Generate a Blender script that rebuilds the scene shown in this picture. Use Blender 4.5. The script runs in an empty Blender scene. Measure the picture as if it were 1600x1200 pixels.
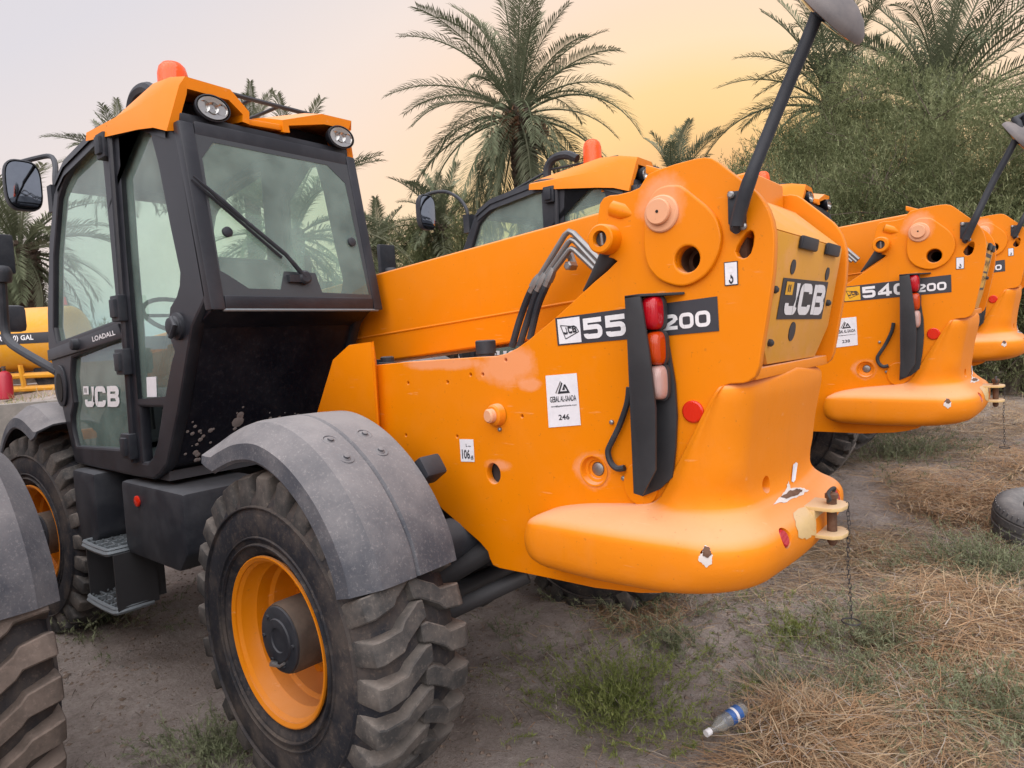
import bpy, bmesh, math, random
import numpy as np
from mathutils import Vector, Matrix
random.seed(7); rng = np.random.default_rng(7)
scene = bpy.context.scene
COL = scene.collection
R_ = math.radians

# ------------------------------------------------------------------ camera, sky, soft fill lamp, exposure
FOC = 1050.0                                   # focal length in photo pixels (1600 x 1200)
CAM = np.array([-2.372, 2.483, 1.804])
YAW, PITCH, ROLL = -0.88593, -0.06707, -0.05178
def cam_basis():
    cy, sy, cp, sp = math.cos(YAW), math.sin(YAW), math.cos(PITCH), math.sin(PITCH)
    f = np.array([cy*cp, sy*cp, sp]); r = np.array([sy, -cy, 0.0]); u = np.cross(r, f)
    c, s = math.cos(ROLL), math.sin(ROLL)
    return np.array([c*r+s*u, c*u-s*r, f])
CM = cam_basis()
cam = bpy.data.cameras.new('camera'); cam_o = bpy.data.objects.new('camera', cam); COL.objects.link(cam_o)
m = Matrix.Identity(4)
for i in range(3):
    m[i][0], m[i][1], m[i][2], m[i][3] = CM[0][i], CM[1][i], -CM[2][i], CAM[i]
cam_o.matrix_world = m
cam.sensor_width = 36.0; cam.lens = 36.0*FOC/1600.0; cam.clip_start = 0.05; cam.clip_end = 900
scene.camera = cam_o
scene.cycles.transparent_max_bounces = 48

SUN_AZ, SUN_EL = R_(-67), R_(3.0)
SKY_SCALE = 5.75
w = bpy.data.worlds.new("World"); scene.world = w; w.use_nodes = True
nt = w.node_tree; bg = nt.nodes['Background']
sky = nt.nodes.new('ShaderNodeTexSky'); sky.sky_type = 'NISHITA'; sky.sun_disc = False
sky.sun_elevation = SUN_EL; sky.sun_rotation = R_(90)-SUN_AZ
sky.altitude = 0; sky.air_density = 1.0; sky.dust_density = 3.0; sky.ozone_density = 1.0
bw = nt.nodes.new('ShaderNodeRGBToBW'); lg_ = nt.nodes.new('ShaderNodeMath'); lg_.operation = 'LOGARITHM'; lg_.inputs[1].default_value = 2.0
mr_ = nt.nodes.new('ShaderNodeMapRange'); mr_.inputs[1].default_value = -1.5; mr_.inputs[2].default_value = 3.5
rp = nt.nodes.new('ShaderNodeValToRGB'); el_ = rp.color_ramp.elements               # dusty evening: lavender far from the glow, amber near it
SKY = [(.0, (.60, .60, .70)), (.36, (.72, .69, .73)), (.49, (.88, .755, .69)), (.64, (.99, .735, .54)), (.71, (.99, .75, .50)), (.80, (1.0, .70, .35)), (.88, (1.0, .66, .30)), (1.0, (.95, .55, .25))]
while len(el_) < len(SKY): el_.new(.5)
for e_, (p_, c_) in zip(el_, SKY): e_.position = p_; e_.color = (*c_, 1)
sc_ = nt.nodes.new('ShaderNodeVectorMath'); sc_.operation = 'SCALE'; sc_.inputs['Scale'].default_value = SKY_SCALE
nt.links.new(sky.outputs[0], bw.inputs[0]); nt.links.new(bw.outputs[0], lg_.inputs[0]); nt.links.new(lg_.outputs[0], mr_.inputs[0])
nt.links.new(mr_.outputs[0], rp.inputs[0]); nt.links.new(rp.outputs[0], sc_.inputs[0]); nt.links.new(sc_.outputs[0], bg.inputs[0])
bg.inputs[1].default_value = 0.15
sky_fill = bpy.data.lights.new('sky_fill', 'SUN'); sky_fill_o = bpy.data.objects.new('sky_fill', sky_fill); COL.objects.link(sky_fill_o)  # soft fill added for overhead sky light, set opposite the evening glow
LAMP_AZ, LAMP_EL = R_(115), R_(55)
sky_fill.energy = 3.5; sky_fill.angle = R_(100); sky_fill.color = (1.0, 0.96, 0.95)
sd = Vector((math.cos(LAMP_AZ)*math.cos(LAMP_EL), math.sin(LAMP_AZ)*math.cos(LAMP_EL), math.sin(LAMP_EL)))
sky_fill_o.rotation_euler = (-sd).to_track_quat('-Z', 'Y').to_euler()
vs = scene.view_settings
vs.view_transform = 'Standard'; vs.look = 'None'; vs.gamma = 1.0; vs.use_curve_mapping = False
vs.exposure = 0.3

# ------------------------------------------------------------------ helpers
def at(ax, val, *pts):
    """points of the plane  axis == val  that were measured in the photograph"""
    out = []
    for u, v in pts:
        d = ((u-800)/FOC)*CM[0] - ((v-600)/FOC)*CM[1] + CM[2]
        out.append(CAM + d*((val-CAM[ax])/d[ax]))
    return out
def link(name, me, parent=None):
    o = bpy.data.objects.new(name, me); COL.objects.link(o)
    if parent is not None: o.parent = parent
    return o
def thing(name, label, cat, loc=(0, 0, 0), rz=0, group=None):
    o = bpy.data.objects.new(name, None); COL.objects.link(o)
    o.empty_display_size = .2
    o.location = loc; o.rotation_euler = (0, 0, rz)
    o['label'] = label; o['category'] = cat
    if group: o['group'] = group
    return o
def tag(o, label=None, cat=None, group=None, kind=None):
    for k, v in (('label', label), ('category', cat), ('group', group), ('kind', kind)):
        if v: o[k] = v
    return o
def finish(me, ang=35):
    n = len(me.polygons)
    if n:
        me.polygons.foreach_set('use_smooth', [True]*n)
        me.set_sharp_from_angle(angle=R_(ang))
def V(*a): return np.array(a, float)
def unit(a):
    a = np.array(a, float); return a/max(np.linalg.norm(a), 1e-9)
def frame_of(d):
    d = unit(d); h = V(0, 0, 1) if abs(d[2]) < .9 else V(1, 0, 0)
    a = unit(np.cross(d, h)); b = np.cross(d, a); return a, b

class MB:
    def __init__(s): s.v = []; s.f = []
    def add(s, vs, fs):
        b = len(s.v); s.v += [tuple(float(c) for c in p) for p in vs]; s.f += [tuple(b+i for i in f) for f in fs]; return s
    def box(s, c, d, rz=0, ry=0):
        x, y, z = [k/2 for k in d]
        pts = [V(a, b, e) for e in (-z, z) for a, b in ((-x, -y), (x, -y), (x, y), (-x, y))]
        cy, sy = math.cos(ry), math.sin(ry); cz, sz = math.cos(rz), math.sin(rz)
        q = []
        for p in pts:
            p = V(p[0]*cy+p[2]*sy, p[1], -p[0]*sy+p[2]*cy)
            p = V(p[0]*cz-p[1]*sz, p[0]*sz+p[1]*cz, p[2]); q.append(p+V(*c))
        return s.hexa(q)
    def hexa(s, q):
        return s.add(q, [(0, 3, 2, 1), (4, 5, 6, 7), (0, 1, 5, 4), (1, 2, 6, 5), (2, 3, 7, 6), (3, 0, 4, 7)])
    def prism(s, poly, off):
        n = len(poly); off = V(*off); a = [V(*p) for p in poly]; b = [p+off for p in a]
        return s.add(a+b, [tuple(range(n))[::-1], tuple(range(n, 2*n))]+[(i, (i+1) % n, n+(i+1) % n, n+i) for i in range(n)])
    def tube(s, path, r, n=8, caps=True):
        path = [V(*p) for p in path]; m_ = len(path)
        rr = r if isinstance(r, (list, tuple)) else [r]*m_
        vs = []; a0 = None
        for i, p in enumerate(path):
            d = unit(path[min(i+1, m_-1)]-path[max(i-1, 0)])
            if a0 is None: a, b = frame_of(d)
            else:
                a = unit(a0-d*np.dot(a0, d)); b = np.cross(d, a)
            a0 = a
            for k in range(n):
                t = 2*math.pi*k/n; vs.append(p+rr[i]*(math.cos(t)*a+math.sin(t)*b))
        fs = [(i*n+k, i*n+(k+1) % n, (i+1)*n+(k+1) % n, (i+1)*n+k) for i in range(m_-1) for k in range(n)]
        if caps: fs += [tuple(range(n))[::-1], tuple(range((m_-1)*n, m_*n))]
        return s.add(vs, fs)
    def cyl(s, p, q, r, n=20, r2=None): return s.tube([p, q], [r, r if r2 is None else r2], n)
    def lathe(s, o, d, prof, n=24, cap0=True, cap1=True):
        """prof: (distance along d, radius)"""
        o = V(*o); d = unit(d); a, b = frame_of(d); vs = []
        for t, r in prof:
            for k in range(n):
                th = 2*math.pi*k/n; vs.append(o+d*t+r*(math.cos(th)*a+math.sin(th)*b))
        m_ = len(prof)
        fs = [(i*n+k, i*n+(k+1) % n, (i+1)*n+(k+1) % n, (i+1)*n+k) for i in range(m_-1) for k in range(n)]
        if cap0: fs.append(tuple(range(n))[::-1])
        if cap1: fs.append(tuple(range((m_-1)*n, m_*n)))
        return s.add(vs, fs)
    def grid(s, rows, closed=False):
        n = len(rows[0]); vs = [p for r in rows for p in r]; m_ = len(rows)
        e = n if closed else n-1
        return s.add(vs, [(i*n+k, i*n+(k+1) % n, (i+1)*n+(k+1) % n, (i+1)*n+k) for i in range(m_-1) for k in range(e)])
    def mesh(s, name, mat=None, ang=35, bevel=0, seg=2, clean=True):
        me = bpy.data.meshes.new(name); me.from_pydata(s.v, [], s.f)
        if clean or bevel:
            bm = bmesh.new(); bm.from_mesh(me)
            bmesh.ops.remove_doubles(bm, verts=bm.verts, dist=1e-5)
            bmesh.ops.recalc_face_normals(bm, faces=bm.faces)
            if bevel:
                es = [e for e in bm.edges if len(e.link_faces) == 2 and e.calc_face_angle(0) > R_(28)]
                bmesh.ops.bevel(bm, geom=es, offset=bevel, segments=seg, profile=.6, affect='EDGES', clamp_overlap=True)
            bm.to_mesh(me); bm.free()
        finish(me, ang)
        if mat: me.materials.append(mat)
        return me
    def build(s, name, mat, parent=None, **k): return link(name, s.mesh(name, mat, **k), parent)

def smooth_poly(pts, n=6, closed=True):
    """Catmull-Rom through 2D/3D points"""
    P = [V(*p) for p in pts]; m_ = len(P); out = []
    for i in range(m_ if closed else m_-1):
        if closed: a, b, c, d = P[i-1], P[i], P[(i+1) % m_], P[(i+2) % m_]
        else: a, b, c, d = P[max(i-1, 0)], P[i], P[i+1], P[min(i+2, m_-1)]
        for k in range(n):
            t = k/n; out.append(.5*((2*b)+(c-a)*t+(2*a-5*b+4*c-d)*t*t+(3*b-a-3*c+d)*t**3))
    if not closed: out.append(P[-1])
    return out
def circ2(cx, cy, r, n=24, ry=None): return [(cx+r*math.cos(2*math.pi*k/n), cy+(ry or r)*math.sin(2*math.pi*k/n)) for k in range(n)]
def plate(name, outline, holes, y, th, mat, parent=None, bevel=.004):
    """flat plate in the xz plane whose outer (+y) face is at y; curve fill copes with holes"""
    cu = bpy.data.curves.new(name, 'CURVE'); cu.dimensions = '2D'; cu.fill_mode = 'BOTH'
    cu.extrude = max(th/2-bevel, .0005); cu.bevel_depth = bevel; cu.bevel_resolution = 1; cu.offset = -bevel
    for poly in [outline]+holes:
        sp = cu.splines.new('POLY'); sp.points.add(len(poly)-1)
        for p, q in zip(sp.points, poly): p.co = (q[0], q[1], 0, 1)
        sp.use_cyclic_u = True
    o = bpy.data.objects.new(name, cu)
    me = bpy.data.meshes.new_from_object(o); me.name = name
    bpy.data.objects.remove(o); bpy.data.curves.remove(cu)
    me.transform(Matrix(((1, 0, 0, 0), (0, 0, -1, y-th/2), (0, 1, 0, 0), (0, 0, 0, 1))))
    me.materials.clear(); me.materials.append(mat); finish(me, 30)
    return link(name, me, parent)
def xz(pts): return [(p[0], p[2]) for p in pts]

# ------------------------------------------------------------------ lettering
def stroke(path, t, closed=False):
    """thick mitred line of width t as quads in 2D"""
    P = [V(*p) for p in path]; n = len(P); L = []; Rr = []
    for i in range(n):
        a = P[i-1] if (closed or i > 0) else None; b = P[(i+1) % n] if (closed or i < n-1) else None
        d1 = unit(P[i]-a) if a is not None else unit(b-P[i]); d2 = unit(b-P[i]) if b is not None else d1
        nn = V(-(d1+d2)[1], (d1+d2)[0]); nn = unit(nn); n1 = V(-d1[1], d1[0])
        k = min(1/max(np.dot(nn, n1), .35), 2.2)
        L.append(P[i]+nn*t/2*k); Rr.append(P[i]-nn*t/2*k)
    e = n if closed else n-1
    return [[L[i], Rr[i], Rr[(i+1) % n], L[(i+1) % n]] for i in range(e)]
def arc(cx, cy, r, a0, a1, n=4): return [(cx+r*math.cos(R_(a0+(a1-a0)*k/n)), cy+r*math.sin(R_(a0+(a1-a0)*k/n))) for k in range(n+1)]
def glyph(ch, t):
    h = t/2; q = .24; X0, X1, Y0, Y1 = h, 1-h, h*.9, 1-h*.9; M_ = .53
    if ch == '0': return stroke(arc(X1-q, Y1-q, q, 0, 90)+arc(X0+q, Y1-q, q, 90, 180)+arc(X0+q, Y0+q, q, 180, 270)+arc(X1-q, Y0+q, q, 270, 360), t, True)
    if ch == '5': return stroke([(X1+h*.8, Y1), (X0, Y1), (X0, .56)], t)+stroke([(X0-h, .56), ]+arc(X1-.17, .56-.17, .17, 90, 0)+arc(X1-.17, Y0+.17, .17, 0, -90)+arc(X0+.13, Y0+.13, .13, -90, -180)+[(X0, .255)], t)
    if ch == '2': return stroke([(X0, .74)]+arc(X0+.2, Y1-.2, .2, 180, 90)+arc(X1-.2, Y1-.2, .2, 90, 0)+arc(X1-.2, M_+.13, .13, 0, -70)+[(X0, .22), (X0, Y0), (X1+h*.8, Y0)], t)
    if ch == '4': return stroke([(X1-.16, 0), (X1-.16, 1-h*.6), (X0, .34), (X0, .27), (1.02, .27)], t)
    if ch == '-': return stroke([(.1, .4), (.9, .4)], t)
    if ch == 'J': return stroke([(X1, 1), (X1, .22)]+arc(X1-.18, Y0+.18, .18, 0, -90, 5)+arc(X0+.12, Y0+.12, .12, -90, -180, 4)+[(X0, .36)], t)
    if ch == 'C': return stroke([(X1, .68)]+arc(X1-.16, Y1-.16, .16, 0, 90)+arc(X0+.16, Y1-.16, .16, 90, 180)+arc(X0+.16, Y0+.16, .16, 180, 270)+arc(X1-.16, Y0+.16, .16, 270, 360)+[(X1, .32)], t)
    if ch == 'B': return stroke([(X0, 0), (X0, 1)], t)+stroke([(X0+h, Y1)]+arc(X1-.16, Y1-.16, .16, 90, -60)+arc(X1-.15, Y0+.17, .17, 60, -90)+[(X0+h, Y0)], t)+stroke([(X0+h, .52), (X1-.1, .52)], t*.8)
    return []
def bil(Q, u, v):
    """Q: bottom-left, bottom-right, top-right, top-left"""
    a, b, c, d = [V(*q) for q in Q]; return a*(1-u)*(1-v)+b*u*(1-v)+c*u*v+d*(1-u)*v
def quad_normal(Q): return unit(np.cross(V(*Q[1])-V(*Q[0]), V(*Q[3])-V(*Q[0])))
def decal(name, Q, mat, parent, lift=.0015, th=.001, name_parent=True):
    n = quad_normal(Q); m_ = MB(); m_.prism([V(*q)+n*lift for q in Q], n*th)
    return m_.build(name, mat, parent, ang=20)
def letters(name, Q, items, mat, parent, lift=.0032):
    """items: (char, x0, y0, w, h, stroke) in the unit square of quad Q"""
    n = quad_normal(Q); m_ = MB()
    for k, (ch, x0, y0, w_, h_, t) in enumerate(items):
        for j, q in enumerate(glyph(ch, t)):
            e = n*(lift+.00012*(j % 7))
            m_.add([bil(Q, x0+w_*p[0], y0+h_*p[1])+e for p in q], [(0, 1, 2, 3)])
    return m_.build(name, mat, parent, clean=False)
_txt = {}
def text_geo(s):
    if s not in _txt:
        cu = bpy.data.curves.new('lettering', 'FONT'); cu.body = s; cu.resolution_u = 2; cu.offset = .022
        o = bpy.data.objects.new('lettering', cu); me = bpy.data.meshes.new_from_object(o)
        vs = np.array([v.co[:2] for v in me.vertices]); fs = [tuple(p.vertices) for p in me.polygons]
        lo, hi = vs.min(0), vs.max(0); _txt[s] = ((vs-lo)/(hi-lo), fs)
        bpy.data.objects.remove(o); bpy.data.curves.remove(cu); bpy.data.meshes.remove(me)
    return _txt[s]
def text_on(name, Q, lines, mat, parent, lift=.0032):
    """lines: (string, u0, u1, v0, v1)"""
    n = quad_normal(Q); m_ = MB()
    for s, u0, u1, v0, v1 in lines:
        vs, fs = text_geo(s)
        m_.add([bil(Q, u0+(u1-u0)*a, v0+(v1-v0)*b)+n*lift for a, b in vs], fs)
    return m_.build(name, mat, parent, clean=False)

# ------------------------------------------------------------------ materials
def newmat(name):
    mt = bpy.data.materials.new(name); mt.use_nodes = True
    n = mt.node_tree; return mt, n, n.nodes['Principled BSDF']
def srgb(r, g, b):
    f = lambda c: (c/255/12.92) if c/255 <= .04045 else ((c/255+.055)/1.055)**2.4
    return (f(r), f(g), f(b), 1)
def noise(n, scale, detail=4, rough=.6, vec='Object', stretch=None):
    tc = n.nodes.new('ShaderNodeTexCoord'); nz = n.nodes.new('ShaderNodeTexNoise')
    nz.inputs['Scale'].default_value = scale; nz.inputs['Detail'].default_value = detail; nz.inputs['Roughness'].default_value = rough
    if stretch:
        mp = n.nodes.new('ShaderNodeMapping'); mp.inputs['Scale'].default_value = stretch
        n.links.new(tc.outputs[vec], mp.inputs[0]); n.links.new(mp.outputs[0], nz.inputs['Vector'])
    else: n.links.new(tc.outputs[vec], nz.inputs['Vector'])
    return nz.outputs['Fac']
def ramp(n, fac, stops):
    r = n.nodes.new('ShaderNodeValToRGB'); el = r.color_ramp.elements
    while len(el) < len(stops): el.new(.5)
    for e, (p, c) in zip(el, stops):
        e.position = p; e.color = c if len(c) == 4 else (*c, 1)
    n.links.new(fac, r.inputs[0]); return r.outputs[0]
def mixc(n, fac, a, b):
    x = n.nodes.new('ShaderNodeMix'); x.data_type = 'RGBA'
    if isinstance(fac, float): x.inputs[0].default_value = fac
    else: n.links.new(fac, x.inputs[0])
    for k, c in ((6, a), (7, b)):
        if isinstance(c, tuple): x.inputs[k].default_value = c if len(c) == 4 else (*c, 1)
        else: n.links.new(c, x.inputs[k])
    return x.outputs[2]
def mth(n, op, a, b=None, clamp=True):
    x = n.nodes.new('ShaderNodeMath'); x.operation = op; x.use_clamp = clamp
    for k, c in ((0, a), (1, b)):
        if c is None: continue
        if isinstance(c, (int, float)): x.inputs[k].default_value = c
        else: n.links.new(c, x.inputs[k])
    return x.outputs[0]
def bump(n, bs, h, strength=.3, dist=.01):
    b = n.nodes.new('ShaderNodeBump'); b.inputs['Strength'].default_value = strength; b.inputs['Distance'].default_value = dist
    n.links.new(h, b.inputs['Height']); n.links.new(b.outputs[0], bs.inputs['Normal'])
def dust_skylight(n, lo=.35, hi=.95):
    """0..1 on faces that lie flat (object space), for dust and painted sky light"""
    tc = n.nodes.new('ShaderNodeTexCoord'); sp = n.nodes.new('ShaderNodeSeparateXYZ'); n.links.new(tc.outputs['Normal'], sp.inputs[0])
    mr = n.nodes.new('ShaderNodeMapRange'); mr.inputs[1].default_value = lo; mr.inputs[2].default_value = hi
    n.links.new(sp.outputs[2], mr.inputs[0]); return mr.outputs[0]
def dusty(name, base, dust, amount=.5, rough=.5, scale=6, speck=0, spec=.5, flat=.6, coat=0, grain=None):
    mt, n, b = newmat(name)
    nz = noise(n, scale, 6, .65); k = ramp(n, nz, [(.42, (0, 0, 0)), (.72, (1, 1, 1))])
    f = mth(n, 'MULTIPLY', k, amount)
    if flat:
        s = dust_skylight(n); f = mth(n, 'ADD', f, mth(n, 'MULTIPLY', s, flat))
    if speck:
        z = ramp(n, noise(n, speck, 3, .8), [(.55, (0, 0, 0)), (.68, (1, 1, 1))]); f = mth(n, 'ADD', f, mth(n, 'MULTIPLY', z, .35))
    c = mixc(n, f, base, dust); n.links.new(c, b.inputs['Base Color'])
    rr = n.nodes.new('ShaderNodeMapRange'); rr.inputs[3].default_value = rough; rr.inputs[4].default_value = min(.95, rough+.4)
    n.links.new(f, rr.inputs[0]); n.links.new(rr.outputs[0], b.inputs['Roughness'])
    b.inputs['Specular IOR Level'].default_value = spec
    if coat: b.inputs['Coat Weight'].default_value = coat; b.inputs['Coat Roughness'].default_value = .15
    if grain: bump(n, b, noise(n, grain, 4, .7), .25, .004)
    return mt
def plain(name, col, rough=.5, metal=0, spec=.5):
    mt, n, b = newmat(name)
    c = mixc(n, noise(n, 30, 4, .6), tuple(x*.86 for x in col[:3]), tuple(min(1, x*1.12) for x in col[:3]))
    n.links.new(c, b.inputs['Base Color']); b.inputs['Roughness'].default_value = rough; b.inputs['Metallic'].default_value = metal
    b.inputs['Specular IOR Level'].default_value = spec
    return mt
def glass(name, tint, film=.12, filmcol=(.55, .68, .62, 1)):
    mt, n, b = newmat(name); n.nodes.remove(b); out = n.nodes['Material Output']
    tr = n.nodes.new('ShaderNodeBsdfTransparent'); tr.inputs[0].default_value = tint
    gl = n.nodes.new('ShaderNodeBsdfGlossy'); gl.inputs['Roughness'].default_value = .02
    df = n.nodes.new('ShaderNodeBsdfDiffuse'); df.inputs[0].default_value = filmcol
    lw = n.nodes.new('ShaderNodeLayerWeight'); lw.inputs[0].default_value = .5
    frf = mth(n, 'ADD', mth(n, 'MULTIPLY', mth(n, 'POWER', lw.outputs['Facing'], 4.0), .75), .05)
    m1 = n.nodes.new('ShaderNodeMixShader'); m2 = n.nodes.new('ShaderNodeMixShader')
    f = mth(n, 'ADD', mth(n, 'MULTIPLY', ramp(n, noise(n, 3, 5, .6), [(.3, (0, 0, 0)), (.8, (1, 1, 1))]), film), film*.5)
    n.links.new(f, m1.inputs[0]); n.links.new(tr.outputs[0], m1.inputs[1]); n.links.new(df.outputs[0], m1.inputs[2])
    n.links.new(frf, m2.inputs[0]); n.links.new(m1.outputs[0], m2.inputs[1]); n.links.new(gl.outputs[0], m2.inputs[2])
    n.links.new(m2.outputs[0], out.inputs[0]); return mt
def lens(name, col, rough=.15, trans=.3):
    mt, n, b = newmat(name); b.inputs['Base Color'].default_value = (*col, 1); b.inputs['Roughness'].default_value = rough
    wv = n.nodes.new('ShaderNodeTexWave'); wv.inputs['Scale'].default_value = 60; tc = n.nodes.new('ShaderNodeTexCoord')
    n.links.new(tc.outputs['Object'], wv.inputs[0]); bump(n, b, wv.outputs['Fac'], .15, .003)
    b.inputs['Subsurface Weight'].default_value = .2; b.inputs['Subsurface Radius'].default_value = (.02, .01, .01); return mt
def leafmat(name, c1, c2, scale=3, trans=.25):
    mt, n, b = newmat(name); n.nodes.remove(b); out = n.nodes['Material Output']
    c = mixc(n, ramp(n, noise(n, scale, 3, .6), [(.3, (0, 0, 0)), (.7, (1, 1, 1))]), c1, c2)
    d = n.nodes.new('ShaderNodeBsdfDiffuse'); t = n.nodes.new('ShaderNodeBsdfTranslucent'); g = n.nodes.new('ShaderNodeBsdfGlossy')
    g.inputs['Roughness'].default_value = .45; n.links.new(c, d.inputs[0]); n.links.new(c, t.inputs[0]); n.links.new(c, g.inputs[0])
    a = n.nodes.new('ShaderNodeMixShader'); a.inputs[0].default_value = trans; n.links.new(d.outputs[0], a.inputs[1]); n.links.new(t.outputs[0], a.inputs[2])
    e = n.nodes.new('ShaderNodeMixShader'); e.inputs[0].default_value = .08; n.links.new(a.outputs[0], e.inputs[1]); n.links.new(g.outputs[0], e.inputs[2])
    n.links.new(e.outputs[0], out.inputs[0]); return mt

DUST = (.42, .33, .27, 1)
PALE = (.72, .40, .23, 1)  # pinkish dust tint, also the sky light painted on flat tops
M = {}
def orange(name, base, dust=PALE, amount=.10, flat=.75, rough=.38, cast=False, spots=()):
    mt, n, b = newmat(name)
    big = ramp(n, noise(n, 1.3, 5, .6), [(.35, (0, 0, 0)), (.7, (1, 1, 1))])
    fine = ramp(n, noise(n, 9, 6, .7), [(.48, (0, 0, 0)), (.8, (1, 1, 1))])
    f = mth(n, 'ADD', mth(n, 'MULTIPLY', fine, amount), mth(n, 'MULTIPLY', dust_skylight(n, .45, .98), flat))  # flat tops get the dust tint with overhead sky light painted in
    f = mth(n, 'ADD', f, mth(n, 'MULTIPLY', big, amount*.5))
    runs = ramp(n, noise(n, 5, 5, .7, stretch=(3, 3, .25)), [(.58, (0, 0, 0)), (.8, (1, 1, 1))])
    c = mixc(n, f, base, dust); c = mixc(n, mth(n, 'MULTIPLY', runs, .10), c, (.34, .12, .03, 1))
    # fine scratches and specks of grime
    scr = ramp(n, noise(n, 26, 3, .6, stretch=(.25, 1, 2.2)), [(.68, (0, 0, 0)), (.72, (1, 1, 1))]); c = mixc(n, mth(n, 'MULTIPLY', scr, .16), c, (.80, .50, .30, 1))
    spk = ramp(n, noise(n, 70, 2, .5), [(.70, (0, 0, 0)), (.74, (1, 1, 1))]); c = mixc(n, mth(n, 'MULTIPLY', spk, .25), c, (.20, .09, .03, 1))
    # pale pink patches: (x, z, radius x, radius z)
    for px_, pz_, rx_, rz_ in spots:
        tc = n.nodes.new('ShaderNodeTexCoord'); mp = n.nodes.new('ShaderNodeMapping'); mp.vector_type = 'POINT'
        mp.inputs['Location'].default_value = (-px_/rx_, 0, -pz_/rz_); mp.inputs['Scale'].default_value = (1/rx_, 0, 1/rz_)
        ln = n.nodes.new('ShaderNodeVectorMath'); ln.operation = 'LENGTH'
        n.links.new(tc.outputs['Object'], mp.inputs[0]); n.links.new(mp.outputs[0], ln.inputs[0])
        d_ = mth(n, 'ADD', ln.outputs['Value'], mth(n, 'MULTIPLY', mth(n, 'SUBTRACT', noise(n, 7, 5, .7), .5, False), 1.3, False), False)
        c = mixc(n, mth(n, 'MULTIPLY', ramp(n, d_, [(.55, (1, 1, 1)), (1.0, (0, 0, 0))]), .62), c, (.80, .36, .20, 1))
    n.links.new(c, b.inputs['Base Color'])
    rr = n.nodes.new('ShaderNodeMapRange'); rr.inputs[3].default_value = rough; rr.inputs[4].default_value = .8
    n.links.new(f, rr.inputs[0]); n.links.new(rr.outputs[0], b.inputs['Roughness'])
    b.inputs['Specular IOR Level'].default_value = .22
    bump(n, b, noise(n, 38 if cast else 55, 5, .65), .22 if cast else .06, .004 if cast else .002)
    return mt
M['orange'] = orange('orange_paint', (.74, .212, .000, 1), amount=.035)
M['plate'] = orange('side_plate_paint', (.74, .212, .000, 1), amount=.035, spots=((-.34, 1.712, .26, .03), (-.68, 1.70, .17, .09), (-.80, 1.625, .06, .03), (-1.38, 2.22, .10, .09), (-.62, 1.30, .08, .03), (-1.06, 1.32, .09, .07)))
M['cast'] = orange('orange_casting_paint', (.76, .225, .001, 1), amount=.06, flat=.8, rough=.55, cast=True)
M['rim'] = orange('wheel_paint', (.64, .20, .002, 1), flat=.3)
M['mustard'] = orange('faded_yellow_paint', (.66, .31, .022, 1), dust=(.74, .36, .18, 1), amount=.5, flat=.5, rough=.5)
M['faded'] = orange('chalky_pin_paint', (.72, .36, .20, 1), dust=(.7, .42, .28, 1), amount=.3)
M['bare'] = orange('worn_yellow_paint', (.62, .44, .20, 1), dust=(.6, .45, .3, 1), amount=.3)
M['black'] = dusty('black_cab_paint', (.014, .016, .022, 1), (.085, .09, .105, 1), .25, .38, 4, 0, .45, .4)
M['panel'] = dusty('black_panel_paint', (.007, .008, .014, 1), (.045, .045, .055, 1), .25, .35, 5, 40, .35, .3)
M['plastic'] = dusty('black_plastic', (.018, .021, .028, 1), (.11, .115, .125, 1), .3, .5, 5, 0, .35, .5)
M['guard'] = dusty('dusty_grey_mudguard_plastic', (.062, .068, .082, 1), (.27, .26, .26, 1), .42, .7, 4, 90, .25, .75, grain=220)
M['tyre'] = dusty('tyre_rubber', (.016, .018, .024, 1), (.13, .105, .085, 1), .6, .72, 6, 45, .3, .25, grain=60)
M['tread'] = dusty('muddy_tread_rubber', (.048, .048, .048, 1), (.19, .168, .148, 1), .8, .8, 5, 50, .2, .45, grain=60)
M['mudtread'] = dusty('brown_mud_caked_rubber', (.085, .072, .062, 1), (.23, .185, .155, 1), .9, .85, 6, 50, .2, .4, grain=50)
M['glass'] = glass('tinted_cab_glass', (.76, .93, .87, 1), .22, (.60, .82, .74, 1))  # green diffuse film paints the brightness of the sky into the panes
M['rearglass'] = glass('milky_rear_glass', (.74, .92, .83, 1), .24, (.55, .75, .66, 1))  # milky film, sky brightness put into the colour of the rear pane
M['white'] = plain('white_print', (.74, .74, .76), .5)
M['paper'] = plain('sticker_white', (.72, .72, .76), .55)
M['ink'] = plain('black_print', (.02, .022, .03), .5)
M['charcoal'] = plain('charcoal_decal', (.035, .038, .048), .45)
M['yellow'] = plain('yellow_print', (.75, .38, .01), .5)
M['steel'] = plain('dull_steel', (.30, .30, .30), .45, .8)
M['grate'] = plain('galvanised_step', (.22, .25, .27), .6, .4)
M['dark'] = plain('dark_iron', (.03, .03, .033), .6)
M['hole'] = plain('dark_inside', (.012, .010, .009), .9)
M['rust'] = dusty('rusty_iron', (.10, .05, .03, 1), (.20, .12, .08, 1), .6, .75, 30, 0, .3, .3)
M['brown'] = dusty('greasy_brown_hub', (.055, .042, .033, 1), (.16, .12, .09, 1), .6, .6, 8, 0, .4, .4)
M['red'] = lens('red_lens', (.42, .004, .012)); M['amber'] = lens('amber_lens', (.46, .045, .002)); M['clear'] = lens('clouded_white_lens', (.46, .30, .27))
M['reflector'] = lens('red_orange_reflector', (.62, .022, .006)); M['beacon'] = lens('beacon_plastic', (.90, .095, .004))
M['lampglass'] = plain('work_lamp_reflector', (.42, .42, .41), .12, .7)
M['mirror'] = plain('mirror_glass', (.25, .28, .32), .05, 1)
M['mirrorback'] = dusty('grey_mirror_back', (.10, .095, .10, 1), (.30, .26, .24, 1), .5, .5, 6, 0, .4, .5)
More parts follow.
